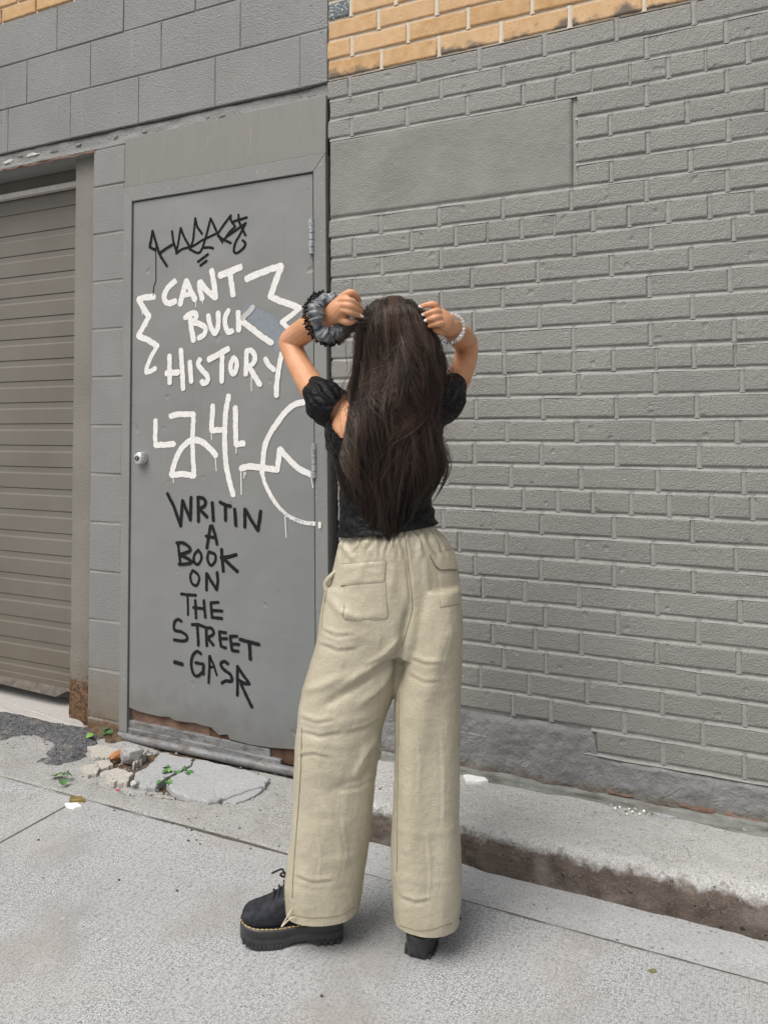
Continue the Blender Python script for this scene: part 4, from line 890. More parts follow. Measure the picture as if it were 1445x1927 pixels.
# ---- body: torso, neck, head, arms, hands and legs as one skin
sh = []
TORSO = [(668, 832, 742, 1.935, .060), (640, 828, 760, 1.930, .080), (622, 830, 790, 1.930, .090), (616, 830, 823, 1.930, .092), (626, 824, 859, 1.930, .086), (640, 812, 896, 1.930, .078), (645, 806, 951, 1.932, .074), (655, 806, 1005, 1.932, .074), (652, 826, 1060, 1.935, .080)]
sh.append(loftrows(TORSO))
sh.append(tube([atd(750, 770, 1.935), atd(750, 735, 1.94), atd(750, 690, 1.955)], [.058, .050, .050], 18, 4))
sh.append(ellipsoid(atd(750, 645, 1.965), A3, (.074, .094, .104), 28, 18))
sh.append(ellipsoid(atd(750, 690, 2.005), A3, (.052, .055, .060), 20, 12))
def shp(*L): return [atd(*q) for q in L]
LA = shp((640, 770, 1.93), (612, 757, 1.935), (588, 728, 1.975), (564, 688, 2.03), (549, 655, 2.068), (546, 643, 2.075), (563, 629, 2.045), (584, 615, 1.99), (604, 603, 1.935), (622, 595, 1.890))
sh.append(tube(LA, [.040, .041, .035, .0315, .031, .031, .0335, .0330, .0270, .0205], 18, 4))
RA = shp((810, 770, 1.93), (835, 758, 1.935), (856, 724, 1.975), (872, 688, 2.03), (878, 660, 2.065), (877, 645, 2.072), (870, 637, 2.04), (862, 629, 1.985), (852, 621, 1.930), (842, 614, 1.885))
sh.append(tube(RA, [.036, .036, .0335, .0315, .031, .031, .0335, .0330, .0270, .0205], 18, 4))
# left hand
sh.append(tube(shp((622, 595, 1.890), (632, 586, 1.877), (641, 577, 1.870)), [.0205, .0225, .021], 14, 3, flat=1.25))
sh.append(tube(shp((628, 594, 1.884), (640, 587, 1.872), (648, 580, 1.868)), [.019, .0205, .017], 14, 3))
FL = [[(636, 565, 1.872), (648, 555, 1.860), (660, 550, 1.852), (670, 556, 1.858), (676.5, 566.5, 1.870)],
      [(634, 569, 1.868), (647, 563.5, 1.853), (659, 565.5, 1.845), (671, 573, 1.854), (679.5, 581, 1.868)],
      [(633, 576, 1.866), (647, 574, 1.850), (659, 575.5, 1.843), (671, 582, 1.852), (680.5, 588.5, 1.866)],
      [(633, 583, 1.866), (647, 584, 1.852), (659, 587, 1.846), (671, 592, 1.853), (682, 596, 1.864)],
      [(630, 596, 1.882), (640, 602, 1.872), (653, 605.5, 1.866), (665, 605.5, 1.868), (676.5, 604, 1.874)]]
FRAD = [.0086, .0086, .0083, .0076, .0094]
for q, r in zip(FL, FRAD): sh.append(tube(shp(*q), [r * 1.06, r * .98, r * 1.04, r * .86, r * .72], 12, 4))
# right hand
sh.append(tube(shp((842, 614, 1.885), (836, 606, 1.872), (829, 597, 1.866)), [.0205, .0225, .0205], 14, 3, flat=1.25))
sh.append(tube(shp((840, 616, 1.880), (836, 611, 1.868), (830, 604, 1.864)), [.019, .020, .017], 14, 3))
FR = [[(826, 590, 1.868), (823, 579, 1.860), (816, 572.5, 1.855), (804, 573.5, 1.858), (793, 577, 1.866)],
      [(828, 591, 1.864), (825, 586, 1.850), (816, 586.5, 1.845), (807, 589, 1.850), (798, 592, 1.860)],
      [(831, 598, 1.862), (827, 596.5, 1.848), (819, 598, 1.842), (811, 600, 1.847), (802, 603.5, 1.858)],
      [(835, 608, 1.864), (832, 608, 1.850), (825, 609, 1.844), (817, 611, 1.848), (808, 613.5, 1.858)],
      [(842, 622, 1.880), (834, 624, 1.872), (825, 622, 1.870), (816, 619, 1.872), (809, 617, 1.876)]]
for q, r in zip(FR, [.0085, .0083, .0080, .0076, .0086]): sh.append(tube(shp(*q), [r * 1.06, r * .98, r * 1.04, r * .88, r * .74], 12, 4))
for L in ([(690, 1080, 1.935), (650, 1300, 1.93), (625, 1500, 1.93), (612, 1650, 1.935), (610, 1700, 1.94)], [(805, 1080, 1.935), (805, 1300, 1.92), (800, 1500, 1.905), (797, 1650, 1.90), (797, 1720, 1.90)]):
    sh.append(tube(shp(*L), [.075, .062, .048, .040, .036], 14, 3))
body = put('body', remesh(sh, .0022, 2, .5), M['skin'], person)
bbvh = bvh_of(body.data)
# elbow crease and muscle softness stay in the mesh; nails are small caps on the finger tips
def nail(tip, prev, ln, wd, parent, seed):
    a = np.array(atd(*prev)); b = np.array(atd(*tip)); t = b - a; t /= np.linalg.norm(t); nrm = -FV * .85 + UV * .5; nrm = nrm - t * (nrm @ t); nrm /= np.linalg.norm(nrm); s = np.cross(t, nrm)
    v = []; f = []; R, C_ = 6, 5
    for i in range(R):
        u = i / (R - 1); w = wd * (1 - .55 * max(0, u - .55) / .45) * (.75 + .25 * min(1, u * 4))
        for j in range(C_):
            q = j / (C_ - 1) * 2 - 1; v.append(b + t * (ln * (u - .62)) + s * w * q + nrm * (.0064 - .0026 * q * q - .0010 * u))
    f = gridfaces(R, C_); return mk('fingernail', v, f, M['nail'], parent, True)
nail(FL[3][-1], FL[3][-2], .019, .0060, body, 1); nail((678, 605, 1.868), FL[4][-2], .014, .0058, body, 2); nail(FL[0][-1], FL[0][-2], .013, .0056, body, 3)
nail(FR[0][-1], FR[0][-2], .020, .0060, body, 4); nail(FR[1][-1], FR[1][-2], .016, .0058, body, 5); nail(FR[2][-1], FR[2][-2], .012, .0056, body, 6)

def drape_pt(bvh, x, y, off, fallback=None):
    r = ray(x, y); r = r / np.linalg.norm(r); hit = bvh.ray_cast(Vector(CAM), Vector(r))
    if hit[0] is None:
        return None
    return np.array(hit[0]) + np.array(hit[1]) * off
def drape_line(name, bvh, pts, rad, mat, parent, off=.0, n=8, sides=6):
    P = [drape_pt(bvh, p[0], p[1], off) for p in catmull([np.array(q, float) for q in pts], n)]; P = [p for p in P if p is not None]
    if len(P) < 2: return None
    v, f = tube(P, rad, sides); return mk(name, v, f, mat, parent, True)
def drape_quad(name, bvh, corners, nu, nv, off, mat, parent, th=.003, wob=0.0, seed=1):
    tl, tr, br, bl = [np.array(c, float) for c in corners]; Fp = []; ok = np.ones((nv, nu), bool); rg = random.Random(seed)
    grid = np.zeros((nv, nu, 3)); nrm = np.zeros((nv, nu, 3))
    for j in range(nv):
        for i in range(nu):
            u, v = i / (nu - 1), j / (nv - 1); p = (tl * (1 - u) + tr * u) * (1 - v) + (bl * (1 - u) + br * u) * v
            r = ray(*p); r = r / np.linalg.norm(r); h = bvh.ray_cast(Vector(CAM), Vector(r))
            if h[0] is None:
                h = bvh.find_nearest(Vector(CAM + r * (1.93 / (r @ FV))))
            grid[j, i] = np.array(h[0]); nrm[j, i] = np.array(h[1])
    X, Y = np.meshgrid(np.linspace(0, 1, nu), np.linspace(0, 1, nv))
    e = np.minimum(np.minimum(X, 1 - X) * nu / 2, np.minimum(Y, 1 - Y) * nv / 2).clip(0, 1)
    o = off + th * e ** .6 + wob * vnoise(X * 3 + seed, Y * 4, seed=seed) * e
    P = grid + nrm * o[..., None]
    return mk(name, P.reshape(-1, 3), [tuple(reversed(q)) for q in gridfaces(nv, nu)], mat, parent, True)

# ---- trousers
HIP = [(652, 818, 985, 1.935, .080), (649, 824, 1000, 1.935, .085), (642, 838, 1016, 1.935, .094), (632, 856, 1048, 1.937, .104), (620, 865, 1098, 1.938, .113), (606, 868, 1150, 1.938, .116), (599, 869, 1195, 1.936, .110), (596, 868, 1225, 1.934, .098)]
LL = [(614, 768, 1100, 1.940, .098), (604, 772, 1150, 1.938, .106), (597, 766, 1200, 1.936, .106), (585, 755, 1250, 1.934, .100), (571, 741, 1300, 1.932, .096), (560, 722, 1357, 1.930, .092), (556, 712, 1427, 1.930, .088), (551, 701, 1521, 1.932, .086), (545, 691, 1600, 1.934, .086), (538, 683, 1655, 1.935, .086), (538, 678, 1690, 1.935, .084), (538, 676, 1702, 1.935, .084), (538, 676, 1740, 1.935, .084)]
LR = [(770, 866, 1100, 1.925, .098), (766, 869, 1150, 1.922, .108), (760, 869, 1200, 1.918, .104), (751, 868, 1250, 1.914, .098), (745, 867, 1300, 1.910, .093), (743, 866, 1357, 1.906, .088), (743, 863, 1427, 1.903, .085), (740, 862, 1521, 1.900, .083), (738, 866, 1614, 1.898, .083), (740, 866, 1685, 1.898, .081), (743, 864, 1722, 1.898, .080), (743, 864, 1760, 1.898, .080)]
pm = remesh([loftrows(HIP), loftrows(LL), loftrows(LR)], .0040, 6, .5)
v = verts_of(pm); nn = norms_of(pm); px, py = proj(v); disp = np.zeros(len(v)); facing = (nn @ -FV)
def fold(pts, amp, wid):
    m = np.full(len(v), 1e9); tt = np.zeros(len(v))
    L = list(zip(pts, pts[1:]))
    for k, ((ax, ay), (bx, by)) in enumerate(L):
        vx, vy = bx - ax, by - ay; t = np.clip(((px - ax) * vx + (py - ay) * vy) / (vx * vx + vy * vy), 0, 1); d = np.hypot(px - ax - t * vx, py - ay - t * vy); s = d < m; m = np.where(s, d, m); tt = np.where(s, (k + t) / len(L), tt)
    return amp * np.exp(-(m / wid) ** 2) * np.clip(np.minimum(tt, 1 - tt) * 5 + .25, 0, 1) * np.clip(facing * 3 + .6, 0, 1)
FOLDS = [([(757, 1200), (735, 1225), (690, 1262), (640, 1292)], .0050, 10), ([(752, 1225), (715, 1260), (660, 1300), (600, 1335)], -.0050, 10), ([(750, 1245), (720, 1290), (670, 1330)], .004, 9), ([(770, 1140), (762, 1185), (752, 1235), (745, 1290)], -.0090, 9),
 ([(762, 1010), (768, 1075), (774, 1140)], -.0035, 4), ([(604, 1190), (640, 1205), (690, 1195)], .0035, 9), ([(600, 1215), (650, 1225), (700, 1210)], -.003, 9), ([(572, 1300), (610, 1290), (650, 1270)], .004, 10),
 ([(562, 1345), (600, 1365), (650, 1360), (712, 1345)], .0050, 10), ([(560, 1368), (600, 1385), (660, 1382), (715, 1365)], -.0045, 9), ([(558, 1395), (610, 1402), (670, 1405)], .0035, 9), ([(715, 1385), (690, 1415), (665, 1470)], .004, 9), ([(708, 1440), (680, 1470), (620, 1490)], -.0035, 10), ([(556, 1470), (600, 1455), (650, 1462)], .003, 9),
 ([(552, 1530), (600, 1545), (660, 1530)], -.003, 11), ([(600, 1500), (640, 1570), (650, 1640)], .003, 12), ([(560, 1600), (610, 1625), (670, 1610)], .003, 9), ([(545, 1665), (600, 1680), (660, 1672)], -.0025, 8),
 ([(770, 1235), (800, 1250), (850, 1245)], .004, 10), ([(765, 1265), (800, 1275), (850, 1268)], -.0035, 9), ([(765, 1290), (800, 1300), (845, 1300)], .003, 9), ([(845, 1180), (820, 1250), (800, 1330), (795, 1420)], .0055, 20), ([(762, 1310), (772, 1400), (768, 1500), (770, 1640)], .0034, 18), ([(800, 1350), (806, 1450), (808, 1560), (812, 1700)], -.0020, 22), ([(842, 1330), (846, 1450), (843, 1560), (840, 1700)], .0034, 20),
 ([(750, 1560), (800, 1572), (855, 1560)], .0025, 8), ([(750, 1650), (800, 1665), (855, 1655)], .0028, 8), ([(640, 1020), (655, 1040), (665, 1055)], .003, 6), ([(614, 1105), (618, 1125), (640, 1150), (700, 1175)], .003, 8), ([(700, 1010), (690, 1050), (670, 1100)], .0022, 8), ([(735, 1000), (742, 1060), (735, 1120)], .0025, 9), ([(790, 1000), (800, 1060), (805, 1120)], .0025, 9)]
CREASE = [[(756, 1205), (722, 1236), (684, 1258)], [(752, 1228), (716, 1268), (668, 1296)], [(748, 1252), (722, 1296), (694, 1322)], [(566, 1352), (596, 1362), (630, 1356)], [(562, 1378), (600, 1388), (642, 1380)], [(716, 1352), (688, 1372), (652, 1380)], [(712, 1398), (690, 1424), (672, 1456)], [(560, 1425), (590, 1420), (624, 1428)], [(706, 1462), (678, 1482), (640, 1490)], [(606, 1186), (632, 1198), (664, 1196)], [(600, 1212), (634, 1226), (672, 1222)], [(772, 1240), (798, 1250), (830, 1248)], [(768, 1272), (796, 1284), (826, 1282)], [(846, 1188), (836, 1226), (826, 1262)], [(590, 1560), (600, 1610), (596, 1660)], [(640, 1540), (648, 1600), (640, 1660)], [(780, 1360), (786, 1440), (780, 1520)], [(826, 1380), (830, 1460), (828, 1560)], [(800, 1580), (806, 1640), (802, 1700)], [(552, 1650), (590, 1664), (626, 1660)], [(752, 1690), (780, 1700), (810, 1696)]]
for q_ in CREASE: disp += fold(q_, -.0026, 3.6) + fold([(x + 2, y - 6) for x, y in q_], .0022, 5.0)
for p_, a_, w_ in FOLDS: disp += fold(p_, a_ * (.4 if abs(p_[0][1] - p_[-1][1]) < 30 and abs(p_[0][0] - p_[-1][0]) > 60 else 1.35), w_ * .9)
disp += .0014 * fbm(px / 26, py / 70, v @ FV * 20, seed=301) + .0005 * fbm(px / 12, py / 9, v @ FV * 30, seed=302)
disp += .0018 * fbm(px / 90, py / 60, v @ FV * 12, seed=303, oct=2)
ang = np.arctan2((v - atd(740, 1020, 1.935)) @ FV, (v - atd(740, 1020, 1.935)) @ RV)
disp += .0034 * np.sin(ang * 30 + 2.5 * vnoise(ang * 6, py / 20, seed=9)) * np.clip((1060 - py) / 30, 0, 1) * np.clip((py - 992) / 14, 0, 1)
disp += .003 * np.clip((py - 1716) / 10, 0, 1) * 0
set_verts(pm, v + nn * disp[:, None])
import bmesh as _bm
def cut(me, co, no, side=None):
    b = _bm.new(); b.from_mesh(me); g = b.verts[:] + b.edges[:] + b.faces[:]
    if side is not None:
        sx, sgn = side; vs_ = [q for q in b.verts if ((q.co[0] * RV[0] + q.co[1] * RV[1]) - sx) * sgn > 0]; es = [e for e in b.edges if all(((q.co[0] * RV[0] + q.co[1] * RV[1]) - sx) * sgn > 0 for q in e.verts)]; fs = [f for f in b.faces if all(((q.co[0] * RV[0] + q.co[1] * RV[1]) - sx) * sgn > 0 for q in f.verts)]; g = vs_ + es + fs
    _bm.ops.bisect_plane(b, geom=g, plane_co=Vector(co), plane_no=Vector(no), clear_outer=True); b.to_mesh(me); b.free(); me.update()
sxm = float(np.array(atd(712, 1700, 1.92)) @ RV)
cut(pm, atd(607, 1703, 1.935), Vector(tuple(-UV + RV * .05)).normalized(), (sxm, -1)); cut(pm, atd(802, 1724, 1.898), Vector(tuple(-UV - RV * .04)).normalized(), (sxm, 1))
pants = put('trousers', pm, M['pants'], person); pbvh = bvh_of(pm)
drape_quad('back_pocket', pbvh, [(649, 1098), (726, 1094), (728, 1163), (648, 1165)], 22, 20, .0012, M['pants'], pants, .0012, .0010, 3)
drape_quad('pocket_flap', pbvh, [(644, 1062), (726, 1055), (723, 1096), (642, 1102)], 24, 14, .0030, M['pants'], pants, .0022, .0010, 4)
drape_quad('back_pocket', pbvh, [(822, 1072), (862, 1074), (866, 1136), (829, 1143)], 14, 20, .0012, M['pants'], pants, .0012, .0010, 5)
def flap_round():
    P = []; pts = [[(808, 1044), (830, 1040), (855, 1035)], [(812, 1054), (834, 1052), (857, 1048)], [(818, 1064), (838, 1063), (859, 1060)], [(829, 1074), (845, 1074), (861, 1073)]]
    nu, nv = 14, 12; grid = []
    rows = catmull([np.array(r, float).ravel() for r in pts], 4)[:nv]
    for r in rows:
        r = r.reshape(3, 2); c = catmull([r[0], r[1], r[2]], 7)[:nu]
        for k, p in enumerate(c):
            q = drape_pt(pbvh, p[0], p[1], .0062)
            if q is None: q = np.array(pbvh.find_nearest(Vector(atd(p[0], p[1], 1.92)))[0]) - FV * .005
            grid.append(q)
    mk('pocket_flap', grid, [tuple(reversed(q)) for q in gridfaces(len(rows), nu)], M['pants'], pants, True)
flap_round()
SEAMS = [([(761, 1003), (766, 1040), (770, 1077), (775, 1120), (775, 1150), (766, 1185), (757, 1215)], .0011), ([(648, 1100), (649, 1130), (648, 1165), (690, 1166), (728, 1163), (727, 1130), (726, 1097)], .0007), ([(642, 1103), (680, 1099), (722, 1097)], .0015), ([(645, 1061), (690, 1058), (726, 1055)], .0010), ([(829, 1143), (827, 1110), (823, 1075)], .0010), ([(829, 1143), (850, 1139), (866, 1136)], .0010), ([(830, 1075), (845, 1075), (860, 1074)], .0012), ([(808, 1044), (818, 1064), (829, 1075)], .0012), ([(616, 1110), (608, 1150), (606, 1180)], .0011),
 ([(568, 1370), (566, 1450), (560, 1540), (553, 1630), (550, 1690)], .0012), ([(546, 1722), (590, 1728), (640, 1722), (668, 1708)], .0009), ([(752, 1742), (795, 1752), (850, 1738)], .0009), ([(752, 1300), (750, 1400), (748, 1520), (747, 1640)], .0010)]
for q, r in SEAMS: drape_line('seam', pbvh, q, r, M['seam'], pants, .0004)
# left slant pocket bag gaping open
v_, f_ = remesh, None
gp = [atd(640, 1068, 1.90), atd(622, 1085, 1.895), atd(613, 1100, 1.90), atd(618, 1114, 1.895), atd(632, 1120, 1.885)]
vv, ff = tube(gp, [.003, .006, .007, .006, .003], 10, 5); mk('pocket_edge', vv, ff, M['pants'], pants, True)
# hem cords with a black stopper
vv, ff = tube([atd(549, 1712, 1.868), atd(543, 1722, 1.862), atd(536, 1734, 1.858), atd(530, 1744, 1.856)], [.0016] * 4, 6, 4); mk('hem_cord', vv, ff, M['cord'], pants, True)
vv, ff = tube([atd(556, 1727, 1.862), atd(546, 1730, 1.857), atd(537, 1738, 1.855), atd(530, 1745, 1.855)], [.0016] * 4, 6, 4); mk('hem_cord', vv, ff, M['cord'], pants, True)
vv, ff = tube([atd(860, 1700, 1.885), atd(862, 1718, 1.88), atd(860, 1730, 1.878)], [.0012] * 3, 6, 4); mk('hem_cord', vv, ff, M['cord'], pants, True)
vv, ff = tube([atd(858, 1728, 1.877), atd(865, 1729, 1.877)], [.0045, .004], 8, 3); mk('cord_stopper', vv, ff, M['rubber'], pants, True)

# ---- black top with puff sleeves
ts = [loftrows([(l - (5 if k else 0), r + (4 if k else 0), y, d, t + .007) for k, (l, r, y, d, t) in enumerate(TORSO[:-2])] + [(637, 826, 990, 1.933, .093), (634, 832, 1012, 1.934, .101), (630, 838, 1040, 1.935, .106)])]
def puff(a, b, c, ra, rb, rc):
    return tube(shp(a, b, c), [ra, rb, rc], 20, 5)
ts.append(tube(shp((642, 772, 1.925), (622, 765, 1.925), (606, 748, 1.935), (594, 730, 1.965)), [.046, .052, .048, .0335], 24, 5))
ts.append(tube(shp((808, 772, 1.925), (828, 766, 1.925), (841, 750, 1.932), (852, 728, 1.960)), [.044, .048, .046, .038], 24, 5))
tm = remesh(ts, .0040, 4, .5)
v = verts_of(tm); nn = norms_of(tm); px, py = proj(v); facing = nn @ -FV
dsp = .0012 * fbm(px / 22, py / 12, v @ FV * 30, seed=311) + .0034 * fbm(px / 34, py / 18, v @ FV * 18, seed=312, oct=2)
def gathers(c, e, n, amp):
    c = np.array(atd(*c)); e = np.array(atd(*e)); ax = e - c; L = np.linalg.norm(ax); ax /= L; q = v - c; s = q @ ax; u = np.cross(ax, UV); u /= np.linalg.norm(u); w = np.cross(ax, u); an = np.arctan2(q @ w, q @ u); rr = np.linalg.norm(q - np.outer(s, ax), axis=1)
    m = np.exp(-((s - .03) / .05) ** 2) * (rr < .085); return amp * np.sin(an * n + 1.5 * vnoise(an * 3, s * 40, seed=5)) * m
dsp += gathers((630, 770, 1.925), (594, 730, 1.965), 19, .0024) + gathers((824, 770, 1.925), (852, 728, 1.960), 19, .0018)
dsp += .0035 * np.sin(py / 4.2 + .02 * px + 2 * vnoise(px / 30, py / 30, seed=8)) * np.clip((py - 930) / 40, 0, 1) * np.clip(1.1 - np.abs(px - 815) / 40, 0.15, 1)
set_verts(tm, v + nn * dsp[:, None])
cut(tm, atd(731, 1005, 1.84), Vector(tuple(-UV + RV * .137)).normalized())
# scooped back: drop faces inside the neckline
b = _bm.new(); b.from_mesh(tm); b.faces.ensure_lookup_table()
SC = [(646, 742), (628, 765), (620, 785), (624, 805), (640, 822), (672, 838), (730, 846), (790, 838), (812, 815), (818, 780), (806, 745), (780, 700), (660, 700)]
cen = np.array([f.calc_center_median() for f in b.faces]); fx, fy = proj(cen); fn = np.array([f.normal for f in b.faces]) @ -FV
ins = np.zeros(len(cen), bool)
for (ax, ay), (bx, by) in zip(SC, SC[1:] + SC[:1]): ins ^= ((ay > fy) != (by > fy)) & (fx < (bx - ax) * (fy - ay) / (by - ay + 1e-9) + ax)
_bm.ops.delete(b, geom=[f for f, k in zip(b.faces, ins & ((cen - CAM) @ FV < 1.925)) if k], context='FACES'); b.to_mesh(tm); b.free()
top = put('lace_top', tm, M['top'], person)

# ---- boots
def boot(name, heel, ang, label=None):
    # heel: world point under the back of the heel; ang: direction of the toe
    ax = RV * math.cos(ang) + FV * math.sin(ang); sd_ = np.cross(UV, ax); h0 = np.array(heel)
    root = bpy.data.objects.new(name, None); col.objects.link(root); root.location = (0, 0, 0); link_parent(root, person); 
    T = lambda s, w, z: h0 + ax * s + sd_ * w + UV * z
    L = .252; S_ = np.linspace(0, 1, 40)
    def halfw(t): 
        base = np.interp(t, [0, .04, .12, .3, .5, .68, .82, .92, .97, 1.0], [.018, .028, .0335, .0335, .036, .0435, .0440, .037, .027, .010]); return base
    def zbot(t): return np.interp(t, [0, .03, .28, .33, .47, .55, .85, 1.0], [.004, .0, .0, .011, .011, .0, .002, .014])
    def ztop(t): return np.interp(t, [0, .25, .6, .85, 1.0], [.052, .050, .045, .048, .056])
    # outsole
    mb = MB(); rings = []
    prof = [(-.94, 0), (-1, .12), (-1.0, .45), (-.97, .5), (-.97, .54), (-1.01, .6), (-1.02, .9), (-.98, 1.0), (.98, 1.0), (1.02, .9), (1.01, .6), (.97, .54), (.97, .5), (1.0, .45), (1, .12), (.94, 0)]
    TT = [0.0, .01, .03, .06, .10, .15, .2, .25, .275, .30, .34, .4, .45, .48, .52, .55] + list(np.linspace(.58, .9, 12)) + [.93, .96, .98, .993, 1.0]
    for t in TT:
        w = float(halfw(t)); zb, zt = float(zbot(t)), float(ztop(t)); rings.append([T(t * L, w * a, zb + (zt - zb) * b) for a, b in prof])
    vv, ff = loft(rings); o = mk('sole', vv, ff, M['rubber'], root, True)
    # tread lugs around the edge
    lm = MB()
    for t in list(np.linspace(.60, .95, 10)) + list(np.linspace(.05, .24, 4)):
        for s in (-1, 1):
            w = float(halfw(t)); c = T(t * L, s * (w + .0006), float(zbot(t)) + .0065); hx = ax * .0042; hz = UV * .0062; hw = sd_ * s * .0022
            q = [c - hx - hz - hw, c + hx - hz - hw, c + hx + hz - hw, c - hx + hz - hw, c - hx - hz + hw, c + hx - hz + hw, c + hx + hz + hw, c - hx + hz + hw]
            lm.add(q, [(0, 3, 2, 1), (4, 5, 6, 7), (0, 1, 5, 4), (1, 2, 6, 5), (2, 3, 7, 6), (3, 0, 4, 7)])
    tag(lm.build('tread', M['rubber'], o), kind='stuff')
    # welt stitching
    per = [(t, s) for s in (1,) for t in np.linspace(.995, .012, 80)] + [(t, -1) for t in np.linspace(.012, .995, 80)]
    pts = [T(t * L, s * (float(halfw(t)) * .955 - .0005), float(ztop(t)) + .0010) for t, s in per]; dl = [0]
    for a, c in zip(pts, pts[1:]): dl.append(dl[-1] + np.linalg.norm(c - a))
    pos = np.arange(0, dl[-1], .0108); sm = MB(); pa = np.array(pts)
    for q in pos:
        a = np.array([np.interp(q, dl, pa[:, k]) for k in range(3)]); c = np.array([np.interp(min(q + .0078, dl[-1]), dl, pa[:, k]) for k in range(3)])
        vv, ff = tube([a, (a + c) / 2 + UV * .0008, c], .00105, 5, roundcap=False); sm.add(vv, ff)
    sm.build('welt_stitching', M['stitch'], root)
    # upper: foot and ankle
    rings = []
    for t in [.012, .03, .06, .1, .18, .27, .36, .45, .54, .63, .72, .8, .87, .93, .97, .987]:
        w = float(halfw(t)) * .93; hh = float(np.interp(t, [0, .1, .3, .42, .5, .6, .7, .8, .9, .96, 1.0], [.060, .085, .098, .104, .098, .080, .062, .050, .041, .031, .012])); z0 = float(ztop(t)) - .006; n = 26; r = []
        for k in range(n):
            a = 2 * math.pi * k / n; ca, sa = math.cos(a), math.sin(a); r.append(T(t * L, w * math.copysign(abs(ca) ** .72, ca), z0 + hh * .5 + hh * .5 * math.copysign(abs(sa) ** .72, sa)))
        rings.append(r)
    shp_ = [loft(rings), tube([T(.075, 0, .085), T(.072, 0, .13), T(.070, 0, .175)], [.036, .037, .036], 20, 4)]
    um = remesh(shp_, .0026, 5, .5); u = put('upper', um, M['suede'], root)
    # laces, eyelets
    for k, t in enumerate((.67, .62, .57, .52)):
        z = float(np.interp(t, [.50, .54, .60, .70], [.146, .139, .124, .106])) + .0005
        vv, ff = tube([T(t * L, -.026, z - .020), T(t * L + .004, -.014, z - .001), T(t * L, 0, z + .003), T(t * L + .004, .014, z - .001), T(t * L, .026, z - .020)], .0024, 7, 5); mk('shoelace', vv, ff, M['lace_cord'], root, True)
        for s in (-1, 1):
            vv, ff = tube([T(t * L + .004 * math.cos(a), s * .0285, z - .023 + .004 * math.sin(a)) for a in np.linspace(0, 2 * math.pi, 9)], .0011, 5, roundcap=False); mk('eyelet', vv, ff, M['chrome'], root, True)
    vv, ff = tube([T(.54 * L, 0, .146), T(.575 * L, .012, .166), T(.615 * L, .010, .160), T(.575 * L, -.002, .148), T(.60 * L, -.016, .158), T(.655 * L, -.018, .154), T(.70 * L, -.016, .150)], .0025, 7, 5); mk('shoelace', vv, ff, M['lace_cord'], root, True)
    return root
hl = onZ(646, 1762); boot('boot', hl, math.pi + .06)
hr = onZ(783, 1806); boot('boot', hr, math.pi / 2 - .34)

# ---- scrunchie on the left wrist
def frame_of(t):
    t = t / np.linalg.norm(t); u = np.cross(t, UV); u /= np.linalg.norm(u); return t, u, np.cross(u, t)
c0 = np.array(atd(621, 597, 1.888)); ax_, u_, w_ = frame_of(np.array(atd(634, 592, 1.86)) - np.array(atd(604, 603, 1.915)))
def scrunch(R, r, n, m, amp, seed):
    V = []
    for i in range(n):
        a = 2 * math.pi * i / n; rr = r * (1 + .18 * math.sin(a * 5 + 1)); bump_ = amp * (math.sin(a * 17 + 2 * math.sin(a * 3)) + .6 * math.sin(a * 29 + 1.3))
        cen = c0 + (u_ * math.cos(a) + w_ * math.sin(a)) * (R + .004 * math.sin(a * 4)) + ax_ * .006 * math.sin(a * 3 + 1)
        for j in range(m):
            b = 2 * math.pi * j / m; q = rr + bump_ * (.55 + .45 * math.cos(b * 2 + a * 3)); V.append(cen + ((u_ * math.cos(a) + w_ * math.sin(a)) * math.cos(b) + ax_ * math.sin(b)) * q)
    f = [(i * m + j, ((i + 1) % n) * m + j, ((i + 1) % n) * m + (j + 1) % m, i * m + (j + 1) % m) for i in range(n) for j in range(m)]
    return V, f
V, f = scrunch(.044, .0165, 220, 18, .0048, 1); sc = mk('scrunchie', V, f, M['satin'], person, True)
V = []; n = 260
for i in range(n):
    a = 2 * math.pi * i / n; cdir = u_ * math.cos(a) + w_ * math.sin(a); rf = math.sin(a * 31) + .6 * math.sin(a * 53 + 1)
    for k, (rr, zz) in enumerate(((.050, -.013), (.058, -.015), (.066, -.016), (.0725, -.014))):
        s = k / 3; V.append(c0 + cdir * (rr + .0022 * math.sin(a * 62) * (k == 3) - .004 * (k == 3) * abs(math.sin(a * 9))) + ax_ * (zz + rf * .0050 * s))
mk('lace_frill', V, [(i * 4 + k, ((i + 1) % n) * 4 + k, ((i + 1) % n) * 4 + k + 1, i * 4 + k + 1) for i in range(n) for k in range(3)], M['lace'], sc, True)
# ---- crystal bracelet on the right wrist
c1 = np.array(atd(848, 618, 1.905)); ax1, u1, w1 = frame_of(np.array(atd(838, 608, 1.87)) - np.array(atd(857, 625, 1.95)))
br = bpy.data.objects.new('bracelet', None); col.objects.link(br); link_parent(br, person)
rg = random.Random(4)
for ringk in range(2):
    for i in range(24):
        a = 2 * math.pi * (i + .5 * ringk) / 24; R = .0315 + .0015 * ringk; cc = c1 + (u1 * math.cos(a) * R * 1.05 + w1 * math.sin(a) * R * 1.08) + ax1 * (.0045 * (ringk * 2 - 1))
        q = .0058 * rg.uniform(.85, 1.15); ph = rg.uniform(0, 2); V = [cc + UV * q, cc - UV * q] + [cc + (RV * math.cos(ph + k * math.pi / 3) + FV * math.sin(ph + k * math.pi / 3)) * q for k in range(6)]
        mk('crystal_bead', V, [(0, 2 + k, 2 + (k + 1) % 6) for k in range(6)] + [(1, 2 + (k + 1) % 6, 2 + k) for k in range(6)], M['crystal'], br)
